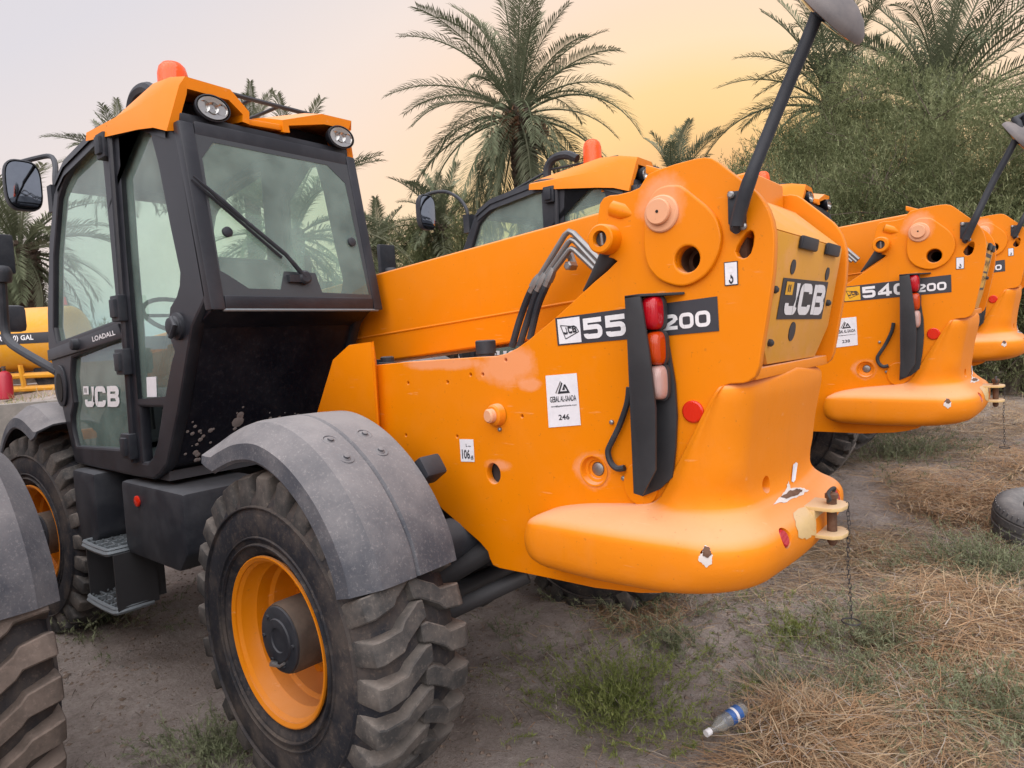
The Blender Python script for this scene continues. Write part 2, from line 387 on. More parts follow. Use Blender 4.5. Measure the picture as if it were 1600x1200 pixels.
M['guardsteel'] = dusty('satin_black_steel', (.022, .024, .028, 1), (.07, .07, .075, 1), .3, .45, 3, 0, .4, .3)
M['seat'] = plain('dark_seat_cloth', (.035, .037, .045), .85)
M['stonemud'] = plain('dried_mud', (.26, .24, .23), .9)
M['chip'] = plain('bare_filler', (.62, .58, .55), .8)
M['interior'] = plain('cab_lining', (.06, .062, .07), .8)
M['frit'] = plain('black_glass_border', (.045, .05, .055), .3)

YP = .45                                          # outer face of the left side plate
PAR = {}                                          # parts that differ between the machines
tele = thing('telehandler', 'nearest orange telehandler with black cab, big near rear wheel and sticker 246 on its flank', 'telehandler', (0, 0, 0), 0, 'orange telehandlers parked side by side')

# ------------------------------------------------------------------ wheels
ROFF = .32                                        # the frame is not centred between the wheels
WR, WC = .671, .910                               # tyre radius, lateral centre of the tyre
def build_tyre(mat_side, mat_tread):
    hw = .215
    prof = [(-hw+.04, .325), (-hw+.005, .36), (-hw-.012, .43), (-hw-.012, .50), (-hw+.0, .555), (-hw+.03, .598), (-hw+.10, .622), (0, .632)]
    prof = prof+[(-a, r) for a, r in prof[-2::-1]]
    m_ = MB(); m_.lathe((0, 0, 0), (0, 1, 0), prof+[(hw-.04, .31), (-hw+.04, .31), (-hw+.04, .325)], 72, False, False)
    # moulded rings on the sidewall
    for sg in (-1, 1):
        for r in (.385, .415, .535): m_.lathe((0, 0, 0), (0, sg, 0), [(hw+.005, r-.005), (hw+.0165, r-.002), (hw+.0165, r+.002), (hw+.004, r+.006)], 72, False, False)
    base = m_.mesh('tyre', mat_side, ang=40)
    t = MB(); N = 27
    for sg in (-1, 1):
        for k in range(N):
            th0 = 2*math.pi*(k+(.5 if sg > 0 else 0))/N
            # stations from the shoulder to past the middle: lateral y, arc shift, half width, base radius, top radius
            st = [(hw+.006, .0, .040, .560, .575), (hw-.002, .0, .042, .58, .648), (hw-.03, .0, .041, .60, .662), (.105, .012, .037, .612, .671), (.085, .035, .037, .615, .671), (.012, .078, .036, .62, .672), (-.018, .082, .030, .62, .668)]
            rows = []
            for y, s_, w_, rb, rt in st:
                row = []
                for sign, rad, ex in ((-1, rb-.02, .010), (-1, rt, 0), (1, rt, 0), (1, rb-.02, .010)):
                    a = th0+(s_+sign*(w_+ex))/.65
                    row.append((rad*math.sin(a), sg*y, rad*math.cos(a)))
                rows.append(row)
            t.grid(rows)
            t.add(rows[0], [(0, 1, 2, 3)]); t.add(rows[-1], [(3, 2, 1, 0)])
    lug = t.mesh('tread', mat_tread, ang=30, bevel=.006, seg=1)
    return base, lug
TY, TL = build_tyre(M['tyre'], M['tread'])
_, TLM = TY, None
def rim_mesh():
    m_ = MB()
    m_.lathe((0, 0, 0), (0, 1, 0), [(.205, .318), (.214, .332), (.212, .337), (.203, .338), (.198, .330), (.198, .318), (.185, .306), (.14, .300), (.125, .288), (.07, .286), (.055, .272), (-.02, .270), (-.05, .262), (-.052, .10), (-.09, .10), (-.09, .28), (-.19, .30), (-.205, .325), (-.20, .335), (-.18, .32), (.10, .315), (.205, .318)], 64, False, False)
    for k in range(10):
        a = 2*math.pi*k/10
        m_.cyl((.20*math.sin(a), -.055, .20*math.cos(a)), (.20*math.sin(a), -.025, .20*math.cos(a)), .016, 6)
    return m_.mesh('rim', M['rim'], ang=32)
RIM = rim_mesh()
def hub_mesh():
    m_ = MB(); m_.lathe((0, 0, 0), (0, 1, 0), [(-.06, .17), (-.03, .16), (-.03, .146), (.165, .142), (.183, .136), (.183, .128)], 40)
    return m_.mesh('hub', M['brown'], ang=32)
HUB = hub_mesh()
def cap_mesh():
    m_ = MB(); m_.lathe((0, 0, 0), (0, 1, 0), [(.182, .131), (.191, .130), (.193, .126), (.193, .085), (.199, .082), (.199, .050), (.193, .047), (.193, .02)], 40)
    for a in (.6, 1.5, 2.5, 3.3, 4.6): m_.cyl((.105*math.sin(a), .185, .105*math.cos(a)), (.105*math.sin(a), .201, .105*math.cos(a)), .008, 6)
    return m_.mesh('hub_cap', M['plastic'], ang=32)
HUBCAP = cap_mesh()
def valve_mesh():
    m_ = MB(); m_.lathe((.10, -.05, .165), (0.0, 1, 0), [(0, .03), (.05, .03), (.075, .022), (.085, .008)], 14)
    m_.lathe((.06, -.05, -.19), (0.0, 1, 0), [(0, .03), (.04, .03), (.06, .02)], 14)
    return m_.mesh('valve_boss', M['rim'], ang=40)
VALVE = valve_mesh()
BOLTC = MB().tube([(-.03, .199, -.085), (.0, .205, -.10), (.035, .203, -.10)], .006, 6).tube([(.035, .198, -.10), (.04, .218, -.088)], .012, 8).mesh('drain_plug', M['steel'])
def wheel(x, side, steer, spin, parent):
    wl = bpy.data.objects.new('wheel', None); COL.objects.link(wl); wl.parent = parent
    pv = V(x, .85 if side > 0 else -.85-ROFF, WR); off = V(0, side*(WC-.85), 0)
    c, s_ = math.cos(steer), math.sin(steer)
    wl.location = (pv[0]-s_*off[1], pv[1]+c*off[1], WR)
    wl.rotation_euler = (0, spin, steer+(0 if side > 0 else math.pi))
    for nm, me in (('tyre', TY), ('tread', TL), ('rim', RIM), ('hub', HUB), ('hub_cap', HUBCAP), ('valve_boss', VALVE), ('drain_plug', BOLTC)): link(nm, me, wl)
    return wl
WB = 2.90
wheel(0, 1, R_(-1.2), .12, tele); wheel(0, -1, R_(-1.2), .7, tele); wheel(WB, 1, R_(6.5), .45, tele); wheel(WB, -1, R_(6.5), .2, tele)

def mudguard_mesh(side):
    """path in xz relative to the axle; arched plastic guard with bevelled outer skirt and a moulded rib"""
    path = smooth_poly([(.42, 1.425), (.30, 1.475), (.14, 1.522), (-.04, 1.530), (-.22, 1.475), (-.38, 1.372), (-.50, 1.245), (-.585, 1.10), (-.615, .985)], 5, False)
    prof = [(.70, -.030), (.715, .0), (.80, .004), (.905, .006), (.915, -.004), (.925, .006), (1.03, .004), (1.07, -.004), (1.155, -.075), (1.165, -.135)]
    n = len(path); rows_o, rows_i = [], []
    for i, p in enumerate(path):
        d = unit(path[min(i+1, n-1)]-path[max(i-1, 0)]); nn = V(-d[1], d[0]);
        if nn[1]*1.0+nn[0]*(-.3) < 0: nn = -nn
        fl = 1.0 if i > 2 else .55+.15*i
        rows_o.append([V(p[0]+nn[0]*h*fl, side*y, p[1]+nn[1]*h*fl) for y, h in prof])
        rows_i.append([V(p[0]+nn[0]*(h*fl-.012), side*(y-(.008 if y > 1.1 else 0)), p[1]+nn[1]*(h*fl-.012)) for y, h in prof])
    m_ = MB(); m_.grid(rows_o); m_.grid(rows_i)
    k = len(prof)
    for i in range(n-1):
        for j in (0, k-1): m_.add([rows_o[i][j], rows_o[i+1][j], rows_i[i+1][j], rows_i[i][j]], [(0, 1, 2, 3)])
    for e in (0, n-1):
        for j in range(k-1): m_.add([rows_o[e][j], rows_o[e][j+1], rows_i[e][j+1], rows_i[e][j]], [(0, 1, 2, 3)])
    return m_.mesh('mudguard', M['guard'], ang=28), path
def mudguard(x, side, mirror, parent):
    me, path = mudguard_mesh(side)
    o = link('mudguard', me, parent); o.location.x = x; o.location.y = 0 if side > 0 else -ROFF
    if mirror: o.scale.x = -1
    for y, pt in ((.985, (-.255, 1.457)), (.985, (-.345, 1.398)), (.825, (-.255, 1.457)), (.825, (-.345, 1.398))):
        d = unit(V(-.52, 0, .85))
        b = MB(); c = V(pt[0], side*y, pt[1])+d*.002
        b.lathe(c, d, [(-.002, .034), (.003, .032), (.004, .028), (.0, .024), (-.002, .022)], 20, False, False)
        b.lathe(c, d, [(-.002, .022), (.001, .021), (.004, .016), (.005, .012), (.012, .011), (.013, .006)], 16, False, True)
        link('bolt', b.mesh('bolt', M['guard'], ang=30), o)
    br = MB(); br.box((-.42, side*.655, 1.30), (.10, .11, .09), ry=.6)
    link('bracket', br.mesh('bracket', M['plastic'], bevel=.015), o)
    return o
mudguard(0, 1, False, tele); mudguard(0, -1, False, tele)
mudguard(WB, 1, True, tele); mudguard(WB, -1, True, tele)
for x in (0, WB):
    ax = MB(); ax.tube([(x, -.70-ROFF, WR), (x, -.35, WR), (x, -.2, WR-.02), (x, 0, WR-.05), (x, .2, WR-.02), (x, .35, WR), (x, .70, WR)], [.10, .11, .15, .20, .15, .11, .10], 16); ax.build('axle', M['dark'], tele)
    ax = MB(); ax.cyl((x-.22, -.6, WR-.02), (x-.22, .6, WR-.02), .045, 12); ax.build('tie_rod', M['dark'], tele)

# ------------------------------------------------------------------ rear frame: side plates, bosses, pins
PL = [(578, 571), (640, 565), (700, 561), (745, 558), (775, 556.5), (792, 552), (808, 544), (826, 531), (845, 515), (867, 497), (890, 476), (912.5, 455), (930, 439), (948, 424), (964, 408), (958, 404), (950, 402), (943, 396), (939, 388), (934, 376), (932, 360), (933, 345), (935, 331), (937, 318), (943, 309), (952, 305), (965, 304), (985, 299), (999, 293), (1005, 283), (1012, 272), (1025, 266), (1055, 256), (1087, 247.5), (1100, 245.5), (1112, 247), (1122, 253), (1145, 271), (1170, 290.5), (1182, 300), (1191, 311), (1200, 326), (1206, 343), (1209.5, 362), (1210, 385), (1208, 425), (1200, 481), (1193, 525), (1188, 556), (1186, 572), (1180, 588), (1170, 596), (1160, 599), (1140, 600), (1128, 604), (1118, 630), (1040, 792), (1050, 860), (1075, 900), (1070, 914), (1055, 923), (1030, 927), (1000, 927), (930, 919), (850, 902), (780, 888), (770, 883), (765, 873), (762, 862), (750, 848), (690, 795), (660, 760), (640, 735), (600, 700), (578, 690)]
plp = xz(at(1, YP, *PL))
def hole(cx, cy, r, ry=None, n=24):
    c = at(1, YP, (cx, cy))[0]; return c, circ2(c[0], c[2], r, n, ry)
SLOT = xz(at(1, YP, (1172, 360), (1176, 362), (1178, 369), (1176.5, 383), (1173, 395), (1167, 402), (1160, 404), (1153, 401), (1149, 393), (1152, 384), (1160, 371), (1166, 363)))
c_hole, H1 = hole(1077, 405.5, .042); c_low, H2 = hole(771, 740, .036, .042); c_port, H3 = hole(928, 735, .05)
c_pin, H4 = hole(1038, 335, .03)
smalls = [(637.5, 598.5), (699, 597), (735, 585.5), (754, 585), (790, 562.5), (634, 680), (714, 682), (815.5, 650.5)]
small_h = [hole(u, v, .0065, None, 10)[1] for u, v in smalls]
sp = plate('side_plate', plp, [H1, H2, H3, SLOT]+small_h, YP, .035, M['plate'], tele)
plr = [(a, b) for a, b in plp]
plate('side_plate', plr, [H1, SLOT], -YP+.035, .035, M['orange'], tele)
# cross members closing the tower
cm = MB()
cm.prism([V(*p) for p in [(-.55, -YP+.035, .90), (-1.30, -YP+.035, .92), (-1.30, -YP+.035, 1.30), (-.55, -YP+.035, 1.30)]], (0, 2*YP-.07, 0))
cm.box((.05, .0, 1.05), (1.1, .62, .5)); cm.box((1.6, .0, .88), (2.6, .60, .42)); cm.box((3.1, -.1, 1.0), (.9, .62, .5))
cm.build('chassis', M['dark'], tele, bevel=.02)
# inner lining behind the low hole and the slot
lt = MB(); lt.box((-1.58, .0, 2.02), (.10, .80, .12)); lt.build('inner_bracket', M['rust'], tele, bevel=.01)
BP = [(1056, 290), (1066, 291), (1075, 297), (1090, 309), (1106, 322), (1117, 334), (1125, 347), (1130, 369), (1128.5, 383), (1125, 397), (1116, 416), (1105, 430), (1091, 440), (1077, 446), (1062, 447), (1046, 443), (1032, 436), (1024, 428), (1016, 417), (1010.5, 398), (1009, 375), (1011, 345), (1016, 318), (1024, 302), (1034, 294), (1046, 290.5)]
boss = plate('pivot_plate', xz(smooth_poly(at(1, YP, *BP), 2)), [H1], YP+.018, .024, M['plate'], tele, bevel=.006)
pn = MB(); p = c_pin
pn.lathe((p[0], YP+.010, p[2]), (0, 1, 0), [(0, .060), (.014, .059), (.018, .055), (.019, .041)], 36, False, True); pn.build('pin_collar', M['faded'], tele)
pn = MB(); pn.lathe((p[0]+.003, YP+.03, p[2]+.005), (0, 1, 0), [(0, .041), (.012, .041), (.016, .038)], 32, False, True); pn.build('pivot_pin', M['faded'], tele)
pn = MB(); pn.lathe((p[0]+.003, YP+.0465, p[2]+.005), (0, 1, 0), [(0, .005), (.001, .005)], 12, False, True); pn.build('grease_hole', M['hole'], tele)
tb = MB(); tb.lathe((c_hole[0], YP+.008, c_hole[2]), (0, -1, 0), [(0, .043), (.10, .043), (.10, .030), (.40, .030)], 32, False, False); tb.build('bore', M['rust'], tele)
tb = MB(); tb.cyl((c_hole[0], .10, c_hole[2]), (c_hole[0], -.30, c_hole[2]), .045, 24); tb.build('bore_pin', M['hole'], tele)
tb = MB(); tb.lathe((c_low[0], YP-.033, c_low[2]), (0, -1, 0), [(0, .042), (.15, .042), (.151, .0)], 24, False, False); tb.build('access_hole', M['hole'], tele)
# recessed filler port
q = c_port
tb = MB(); tb.lathe((q[0], YP-.004, q[2]), (0, -1, 0), [(-.008, .058), (-.008, .052), (.012, .046), (.014, .036), (.022, .034), (.024, .026), (.045, .026)], 32, False, True); tb.build('filler_port', M['cast'], tele)
tb = MB(); tb.lathe((q[0], YP-.045, q[2]), (0, 1, 0), [(0, .024), (.018, .024), (.022, .018)], 20); tb.build('filler_plug', M['steel'], tele)
# lug boss with open bush
c = at(1, YP, (951, 375))[0]
lg = MB(); lg.lathe((c[0], YP-.02, c[2]), (0, 1, 0), [(0, .052), (.075, .049), (.080, .044), (.080, .027), (.02, .026)], 32, False, False); lg.build('lug_bush', M['orange'], tele)
lg = MB(); lg.cyl((c[0], YP+.0, c[2]), (c[0], YP+.04, c[2]), .024, 20); lg.build('bush_core', M['dark'], tele)
lg = MB(); lg.tube([(c[0]-.0, YP+.04, c[2]-.020), (c[0], YP+.046, c[2]+.020)], .007, 8); lg.build('split_pin', M['steel'], tele)
c = at(1, YP-.012, (958, 326))[0]; c2 = at(1, YP-.012, (990, 336))[0]
lg = MB(); lg.tube([c, c+(c2-c)*.55, c2], [.029, .029, .012], 18); lg.build('lifting_boss', M['orange'], tele)
lg = MB(); lg.tube([c-(c2-c)*.03, c-(c2-c)*.02], [.024, .024], 16); lg.build('boss_recess', M['hole'], tele)
# flank pivot boss with cap
c = at(1, YP, (778, 648))[0]
lg = MB(); lg.lathe((c[0], YP-.004, c[2]), (.18, 1, 0), [(0, .046), (.028, .043), (.034, .036), (.034, .026)], 28, False, True); lg.build('flank_boss', M['cast'], tele)
lg = MB(); lg.lathe((c[0]+.006, YP+.028, c[2]), (.18, 1, 0), [(0, .028), (.02, .028), (.026, .022)], 6+18, False, True); lg.build('boss_cap', M['faded'], tele)
lg = MB(); lg.lathe((c[0]-.01, YP-.002, c[2]-.058), (0, 1, 0), [(0, .008), (.012, .008), (.015, .004)], 10); lg.build('grease_nipple', M['steel'], tele)
for u, v in ((956.5, 659.5), (975, 747)):
    c = at(1, YP, (u, v))[0]; bl = MB(); bl.lathe((c[0], YP-.001, c[2]), (0, 1, 0), [(0, .009), (.009, .008), (.012, .004)], 10); bl.build('bolt', M['steel'], tele)
# red reflector disc
c = at(1, YP, (1083.5, 643))[0]
rf = MB(); rf.lathe((c[0], YP-.001, c[2]), (0, 1, 0), [(0, .036), (.008, .036), (.012, .031), (.012, .02)], 28); rf.build('reflector', M['reflector'], tele)

# ------------------------------------------------------------------ counterweight
def cw_outline(xf, yw, xr, rc, fr=.09, fy=.06, inner=.30, ryk=.24):
    """half outline from the front inner corner round to the rear centre, then mirrored"""
    pts = [(xf, inner), (xf, yw-fy)]
    for k in range(1, 6):
        a = R_(90*k/6); pts.append((xf-fr*(1-math.cos(a)), yw-fy+fy*math.sin(a)))
    x0 = xf-fr; pts.append((x0, yw)); rc = min(rc, max(.02, (x0-xr)-.006)); x1 = xr+rc
    for k in range(1, 5): pts.append((x0+(x1-x0)*k/4, yw+.010*math.sin(math.pi*k/4)))
    ry = ryk
    for k in range(1, 11):
        a = R_(90*k/10); pts.append((x1-rc*math.sin(a), yw-ry*(1-math.cos(a))))
    y1 = yw-ry
    for k in range(1, 5): pts.append((xr-.022*math.sin(math.pi/2*k/4), y1*(1-k/4)))
    half = pts
    return half+[(x, -y) for x, y in half[-2::-1]]
LV = [(.950, -.97, .49, -1.46, .26, .09), (.956, -.93, .535, -1.53, .27, .09), (.972, -.875, .580, -1.60, .27, .09), (1.005, -.840, .606, -1.665, .25, .09), (1.06, -.828, .613, -1.697, .22, .09), (1.108, -.838, .612, -1.702, .21, .09),
      (1.135, -.852, .607, -1.696, .205, .09), (1.154, -.885, .590, -1.683, .20, .085), (1.166, -.92, .566, -1.670, .195, .075), (1.180, -.98, .535, -1.655, .19, .06), (1.194, -1.06, .508, -1.642, .185, .05), (1.208, -1.18, .486, -1.630, .18, .035), (1.220, -1.28, .475, -1.619, .175, .02), (1.238, -1.322, .467, -1.607, .165, .012), (1.275, -1.35, .462, -1.598, .15, .01),
      (1.34, -1.385, .462, -1.600, .13, .01), (1.44, -1.442, .464, -1.612, .12, .01), (1.54, -1.498, .466, -1.630, .10, .01), (1.585, -1.525, .466, -1.637, .09, .01), (1.608, -1.540, .462, -1.634, .08, .01), (1.622, -1.548, .448, -1.620, .06, .01), (1.630, -1.552, .425, -1.598, .035, .01)]
lvs = smooth_poly(LV, 3, False)
cwm = MB(); rows = []
for z, xf, yw, xr, rc, fr in lvs:
    rows.append([V(x, y, z+(.035*max(0, 1-abs(y)/.47) if z > 1.60 else 0)) for x, y in cw_outline(xf, yw, xr, rc, fr, min(.06, fr*.8), .30, .24-.13*min(1, max(0, (z-1.14)/.2)))])
cwm.grid(rows); nn = len(rows[0])
cwm.add(rows[0], [tuple(range(nn))]); cwm.add(rows[-1], [tuple(range(nn))[::-1]])
for r0, r1 in zip(rows[:-1], rows[1:]): cwm.add([r0[0], r0[-1], r1[-1], r1[0]], [(0, 1, 2, 3)])
cwme = cwm.mesh('counterweight', M['cast'], ang=80)
def surf_hit(u, v):
    """where the photo ray meets the counterweight"""
    from mathutils.bvhtree import BVHTree
    d = ((u-800)/FOC)*CM[0]-((v-600)/FOC)*CM[1]+CM[2]
    h = CW_BVH.ray_cast(Vector(CAM), Vector(d))
    if not h[0]: return None, None
    n_ = np.array(h[1]); return np.array(h[0]), (-n_ if np.dot(n_, d) > 0 else n_)
from mathutils.bvhtree import BVHTree
bm = bmesh.new(); bm.from_mesh(cwme); CW_BVH = BVHTree.FromBMesh(bm); bm.free()
cw_o = bpy.data.objects.new('counterweight', cwme); COL.objects.link(cw_o)
cutters = []; fit_parts = []
for (u, v), r, dep, what in (((1197, 757), .028, .05, 'hole'), ((1268, 725), .026, .05, 'hole'), ((1228.5, 840), .034, .026, 'red'), ((1254.5, 825), .028, .05, None), ((1102, 866), .015, .05, 'hole')):
    h, n_ = surf_hit(u, v)
    if h is None: print('MISS', u, v); continue
    for sg in ((1, -1) if what != 'hole' else (1,)):
        hh = V(h[0], h[1]*sg, h[2]); nh = V(n_[0], n_[1]*sg, n_[2])
        k = MB(); k.lathe(hh-nh*dep, nh, [(0, r*.9), (dep*.85, r), (dep+.05, r*1.25)], 24)
        co = k.build('cutter', M['cast'], None); cutters.append(co)
        if what == 'red': fit_parts.append((hh, nh, r, dep))
for co in cutters:
    md = cw_o.modifiers.new('cut', 'BOOLEAN'); md.object = co; md.operation = 'DIFFERENCE'; md.solver = 'EXACT'
dg = bpy.context.evaluated_depsgraph_get(); dg.update()
nm = bpy.data.meshes.new_from_object(cw_o.evaluated_get(dg)); nm.name = 'counterweight'
nm.materials.clear(); nm.materials.append(M['cast']); nm.polygons.foreach_set('material_index', [0]*len(nm.polygons)); finish(nm, 62)
for co in cutters: bpy.data.objects.remove(co)
bpy.data.objects.remove(cw_o)
cw_o = link('counterweight', nm, tele)
for hh, nh, r, dep in fit_parts:
    k = MB(); k.lathe(hh-nh*(dep-.004), nh, [(0, r*.86), (.012, r*.86), (.018, r*.7)], 20); k.build('tail_reflector', M['red'], cw_o)
def blotch(name, pts, mat, parent, lift=.002):
    """chipped paint: an irregular patch that follows the casting"""
    vs = []
    cu = sum(p[0] for p in pts)/len(pts); cv = sum(p[1] for p in pts)/len(pts)
    rings = [[(cu+(p[0]-cu)*k, cv+(p[1]-cv)*k) for p in pts] for k in (.0, .5, 1.0)]
    m_ = MB(); grid = []
    for r in rings:
        row = []
        for u, v in r:
            h, n_ = surf_hit(u, v)
            if h is None: return None
            row.append(h+n_*lift)
        grid.append(row)
    m_.grid(grid, closed=True)
    return m_.build(name, mat, parent, ang=60)
def jag(pts, amp, seed, n=5):
    r = random.Random(seed); out = []
    for i, p in enumerate(pts):
        q = pts[(i+1) % len(pts)]
        for k in range(n): out.append((p[0]+(q[0]-p[0])*k/n+r.uniform(-amp, amp), p[1]+(q[1]-p[1])*k/n+r.uniform(-amp, amp)))
    return out
blotch('paint_chip', jag([(1208, 789), (1219, 776), (1228, 764), (1231, 750), (1234, 764), (1250, 761), (1263, 767), (1248, 776), (1228, 784)], 1.2, 3), M['chip'], cw_o)
blotch('paint_chip', jag([(1219, 778), (1232, 768), (1245, 764), (1253, 767), (1243, 775), (1228, 780)], 1.0, 4), M['rust'], cw_o, .0035)
blotch('paint_chip', jag([(1092, 868), (1097, 864), (1101, 853), (1108, 855), (1113, 868), (1113, 880), (1104, 886), (1098, 880), (1092, 876)], 1.0, 5), M['chip'], cw_o)
blotch('paint_chip', jag([(1098, 862), (1101, 854), (1108, 856), (1112, 866), (1106, 871), (1099, 869)], .8, 6), M['rust'], cw_o, .004)
blotch('bare_paint', jag([(1240, 800), (1262, 790), (1275, 788), (1275, 835), (1258, 842), (1246, 838)], 2, 8), M['bare'], cw_o)
blotch('tape_remnant', [(1238.5, 726), (1243, 722), (1245.5, 724), (1242, 750), (1239, 754), (1236, 752)], M['paper'], cw_o)
# hitch jaw, pin and chain
hi = MB()
for z in (1.158, 1.062): hi.prism([V(-1.62, -.075, z), (-1.62, .075, z), (-1.775, .07, z), (-1.80, .045, z), (-1.808, 0, z), (-1.80, -.045, z), (-1.775, -.07, z)], (0, 0, .014))
hi.box((-1.70, 0, 1.118), (.04, .15, .082)); hi.build('hitch_jaw', M['bare'], tele, bevel=.004)
hp = MB(); hp.lathe((-1.757, 0, 1.025), (0, 0, 1), [(0, .010), (.012, .0165), (.165, .0165), (.168, .022), (.182, .022), (.186, .015)], 18); hp.build('hitch_pin', M['rust'], tele)
hr = MB(); hr.tube(smooth_poly([(-1.757, .045, 1.19), (-1.765, .052, 1.20), (-1.757, .045, 1.218), (-1.757, 0, 1.224), (-1.757, -.045, 1.218), (-1.750, -.052, 1.20), (-1.757, -.04, 1.19)], 3, False), .006, 8); hr.build('pin_handle', M['dark'], tele)
def chain(parent, p0, n, step, seed=1):
    m_ = MB(); r = random.Random(seed); p = V(*p0)
    for i in range(n):
        a = (math.pi/2 if i % 2 else 0)+r.uniform(-.3, .3); e = V(math.cos(a), math.sin(a), 0)*step*.32
        m_.tube([p+e*.7, p+e-V(0, 0, step*.3), p+e-V(0, 0, step*.9), p+e*.5-V(0, 0, step*1.25), p-e*.5-V(0, 0, step*1.25), p-e-V(0, 0, step*.9), p-e-V(0, 0, step*.3), p-e*.7, p+e*.7], (.0012), 5)
        p = p-V(r.uniform(-.002, .002), r.uniform(-.002, .002), step)
    m_.tube([p+V(.03*math.cos(t), .03*math.sin(t), -.01) for t in np.linspace(0, 6.3, 16)], .0028, 6)
    return m_.build('pin_chain', M['dark'], parent)
chain(tele, (-1.80, -.035, 1.175), 26, .016)

# ------------------------------------------------------------------ rear cover between the side plates
def cover_pt(u, v): return V(*at(0, -1.70, (u, v))[0])
RC = [(-1.674, .40, 1.690), (-1.721, .392, 2.090), (-1.690, .40, 2.150)]
cv = MB()
def cvx(z): return -1.640-.08*(z-1.68)/.41
outl = [(.275, 1.678), (.39, 1.79), (.395, 2.088), (-.385, 2.088), (-.39, 1.79), (-.275, 1.674)]
face = [V(cvx(z), y, z) for y, z in outl]
cv.prism(face, (.04, 0, 0))
cv.hexa([V(cvx(2.088), .395, 2.090), V(cvx(2.088), -.375, 2.090), V(-1.55, -.375, 2.25), V(-1.55, .395, 2.25), V(cvx(2.088)+.03, .395, 2.08), V(cvx(2.088)+.03, -.375, 2.08), V(-1.53, -.375, 2.235), V(-1.53, .395, 2.235)])
cover = cv.build('rear_cover', M['mustard'], tele, bevel=.006)
cv = MB(); cv.hexa([V(-1.548, .41, 2.252), V(-1.548, -.41, 2.252), V(-1.30, -.41, 2.36), V(-1.30, .41, 2.36), V(-1.545, .41, 2.236), V(-1.545, -.41, 2.236), V(-1.30, -.41, 2.33), V(-1.30, .41, 2.33)])
cv.build('tower_cross_member', M['cast'], tele, bevel=.006)
cv = MB(); cv.box((-1.60, 0, 1.655), (.10, .82, .035)); cv.build('tower_cross_member', M['cast'], tele, bevel=.006)
def cquad(u0, v0, u1, v1, z_only=None):
    return None
def cov(y, z, lift=0): return V(cvx(z)-lift, y, z)
lampw = MB()
for y0, y1 in ((.175, -.01), (-.135, -.305)):
    b = MB(); b.prism([cov(y0, 2.048, .001), cov(y1, 2.048, .001), cov(y1, 2.090, .001), cov(y0, 2.090, .001)], (-.014, 0, 0)); b.build('plate_lamp', M['plastic'], cover, bevel=.007)
for y, z in ((.19, 1.99), (-.23, 1.985), (.08, 1.78)):
    b = MB(); b.lathe(cov(y, z, -.001), (-1, 0, -.2), [(0, .024 if z > 1.9 else .033), (.004, .024 if z > 1.9 else .033)], 24); b.build('blanking_plug', M['ink'], cover)
for y, z in ((.34, 1.915), (.30, 1.75), (-.30, 1.88)):
    b = MB(); b.lathe(cov(y, z, -.002), (-1, 0, -.2), [(0, .012), (.012, .012), (.018, .006)], 12); b.build('cover_bolt', M['dark'], cover)
QC = [cov(.268, 1.823), cov(-.262, 1.819), cov(-.262, 1.956), cov(.268, 1.953)]
def logo(Q, parent, box, lettermat, flag=True, group='cover_decal', lift=0.0):
    if box is not None: d = decal(group, Q, box, parent, .0015+lift)
    else: d = parent
    tt = .27
    its = [('J', .10, .12, .25, .78, tt*1.05), ('C', .37, .12, .27, .78, tt), ('B', .68, .12, .28, .78, tt)]
    l = letters('lettering', Q, its, lettermat, d, .0034+lift)
    if flag:
        F_ = [bil(Q, .07, .60), bil(Q, .21, .60), bil(Q, .21, .92), bil(Q, .07, .92)]
        f = decal('logo_flag', F_, M['yellow'] if box else lettermat, d, .0036+lift, .0006)
        mk = MB(); n = quad_normal(F_)
        for a, b2 in ((.25, .45), (.5, .7)): mk.add([bil(F_, u, v)+n*.0052 for u, v in ((a, .2), (a+.12, .25), (a+.12, .8), (a, .75))], [(0, 1, 2, 3)])
        mk.build('flag_print', M['ink'], d, clean=False)
    return d

# ------------------------------------------------------------------ stickers and model badge of one flank
def flank_quad(*pts): return at(1, YP, *pts)
def badge(parent, digits, plain_box):
    Q = flank_quad((872, 540), (1124, 517), (1121, 463), (868, 497))
    d = decal('model_badge', Q, M['charcoal'], parent)
    S = [bil(Q, a, b) for a, b in ((.014, .05), (.172, .05), (.172, .94), (.014, .94))]
    s_ = decal('badge_emblem', S, M['paper'] if plain_box else M['yellow'], d, .0027, .0006)
    mk = MB(); n = quad_normal(S)
    Pp = [(.13, .74), (.82, .62), (.92, .42), (.32, .18)]
    for a, b in zip(Pp, Pp[1:]+Pp[:1]):
        for q_ in stroke([a, b], .035): mk.add([bil(S, *p_)+n*.0042 for p_ in q_], [(0, 1, 2, 3)])
    for ch, x0, y0 in (('J', .24, .36), ('C', .45, .38), ('B', .64, .40)):
        for q_ in glyph(ch, .30): mk.add([bil(S, x0+.18*p_[0]+.06*(p_[1]-.5)*-1, y0+.28*p_[1])+n*.0043 for p_ in q_], [(0, 1, 2, 3)])
    mk.build('emblem_print', M['ink'], d, clean=False)
    its = []
    def ub(px_): return (at(1, YP, (px_, 520-.1*(px_-872)))[0][0]-Q[0][0])/(Q[1][0]-Q[0][0])
    for ch, p0, p1 in zip(digits, (913.5, 948, 984), (942.5, 979, 1016)): its.append((ch, ub(p0), .14, ub(p1)-ub(p0), .70, .24))
    its.append(('-', ub(1022), .2, ub(1034)-ub(1022), .45, .24))
    for p0, p1 in ((1037, 1060), (1062.5, 1085), (1087.5, 1111)): its.append(('2' if p0 == 1037 else '0', ub(p0), .17, ub(p1)-ub(p0), .46, .24))
    letters('lettering', Q, its, M['white'], d)
    return d
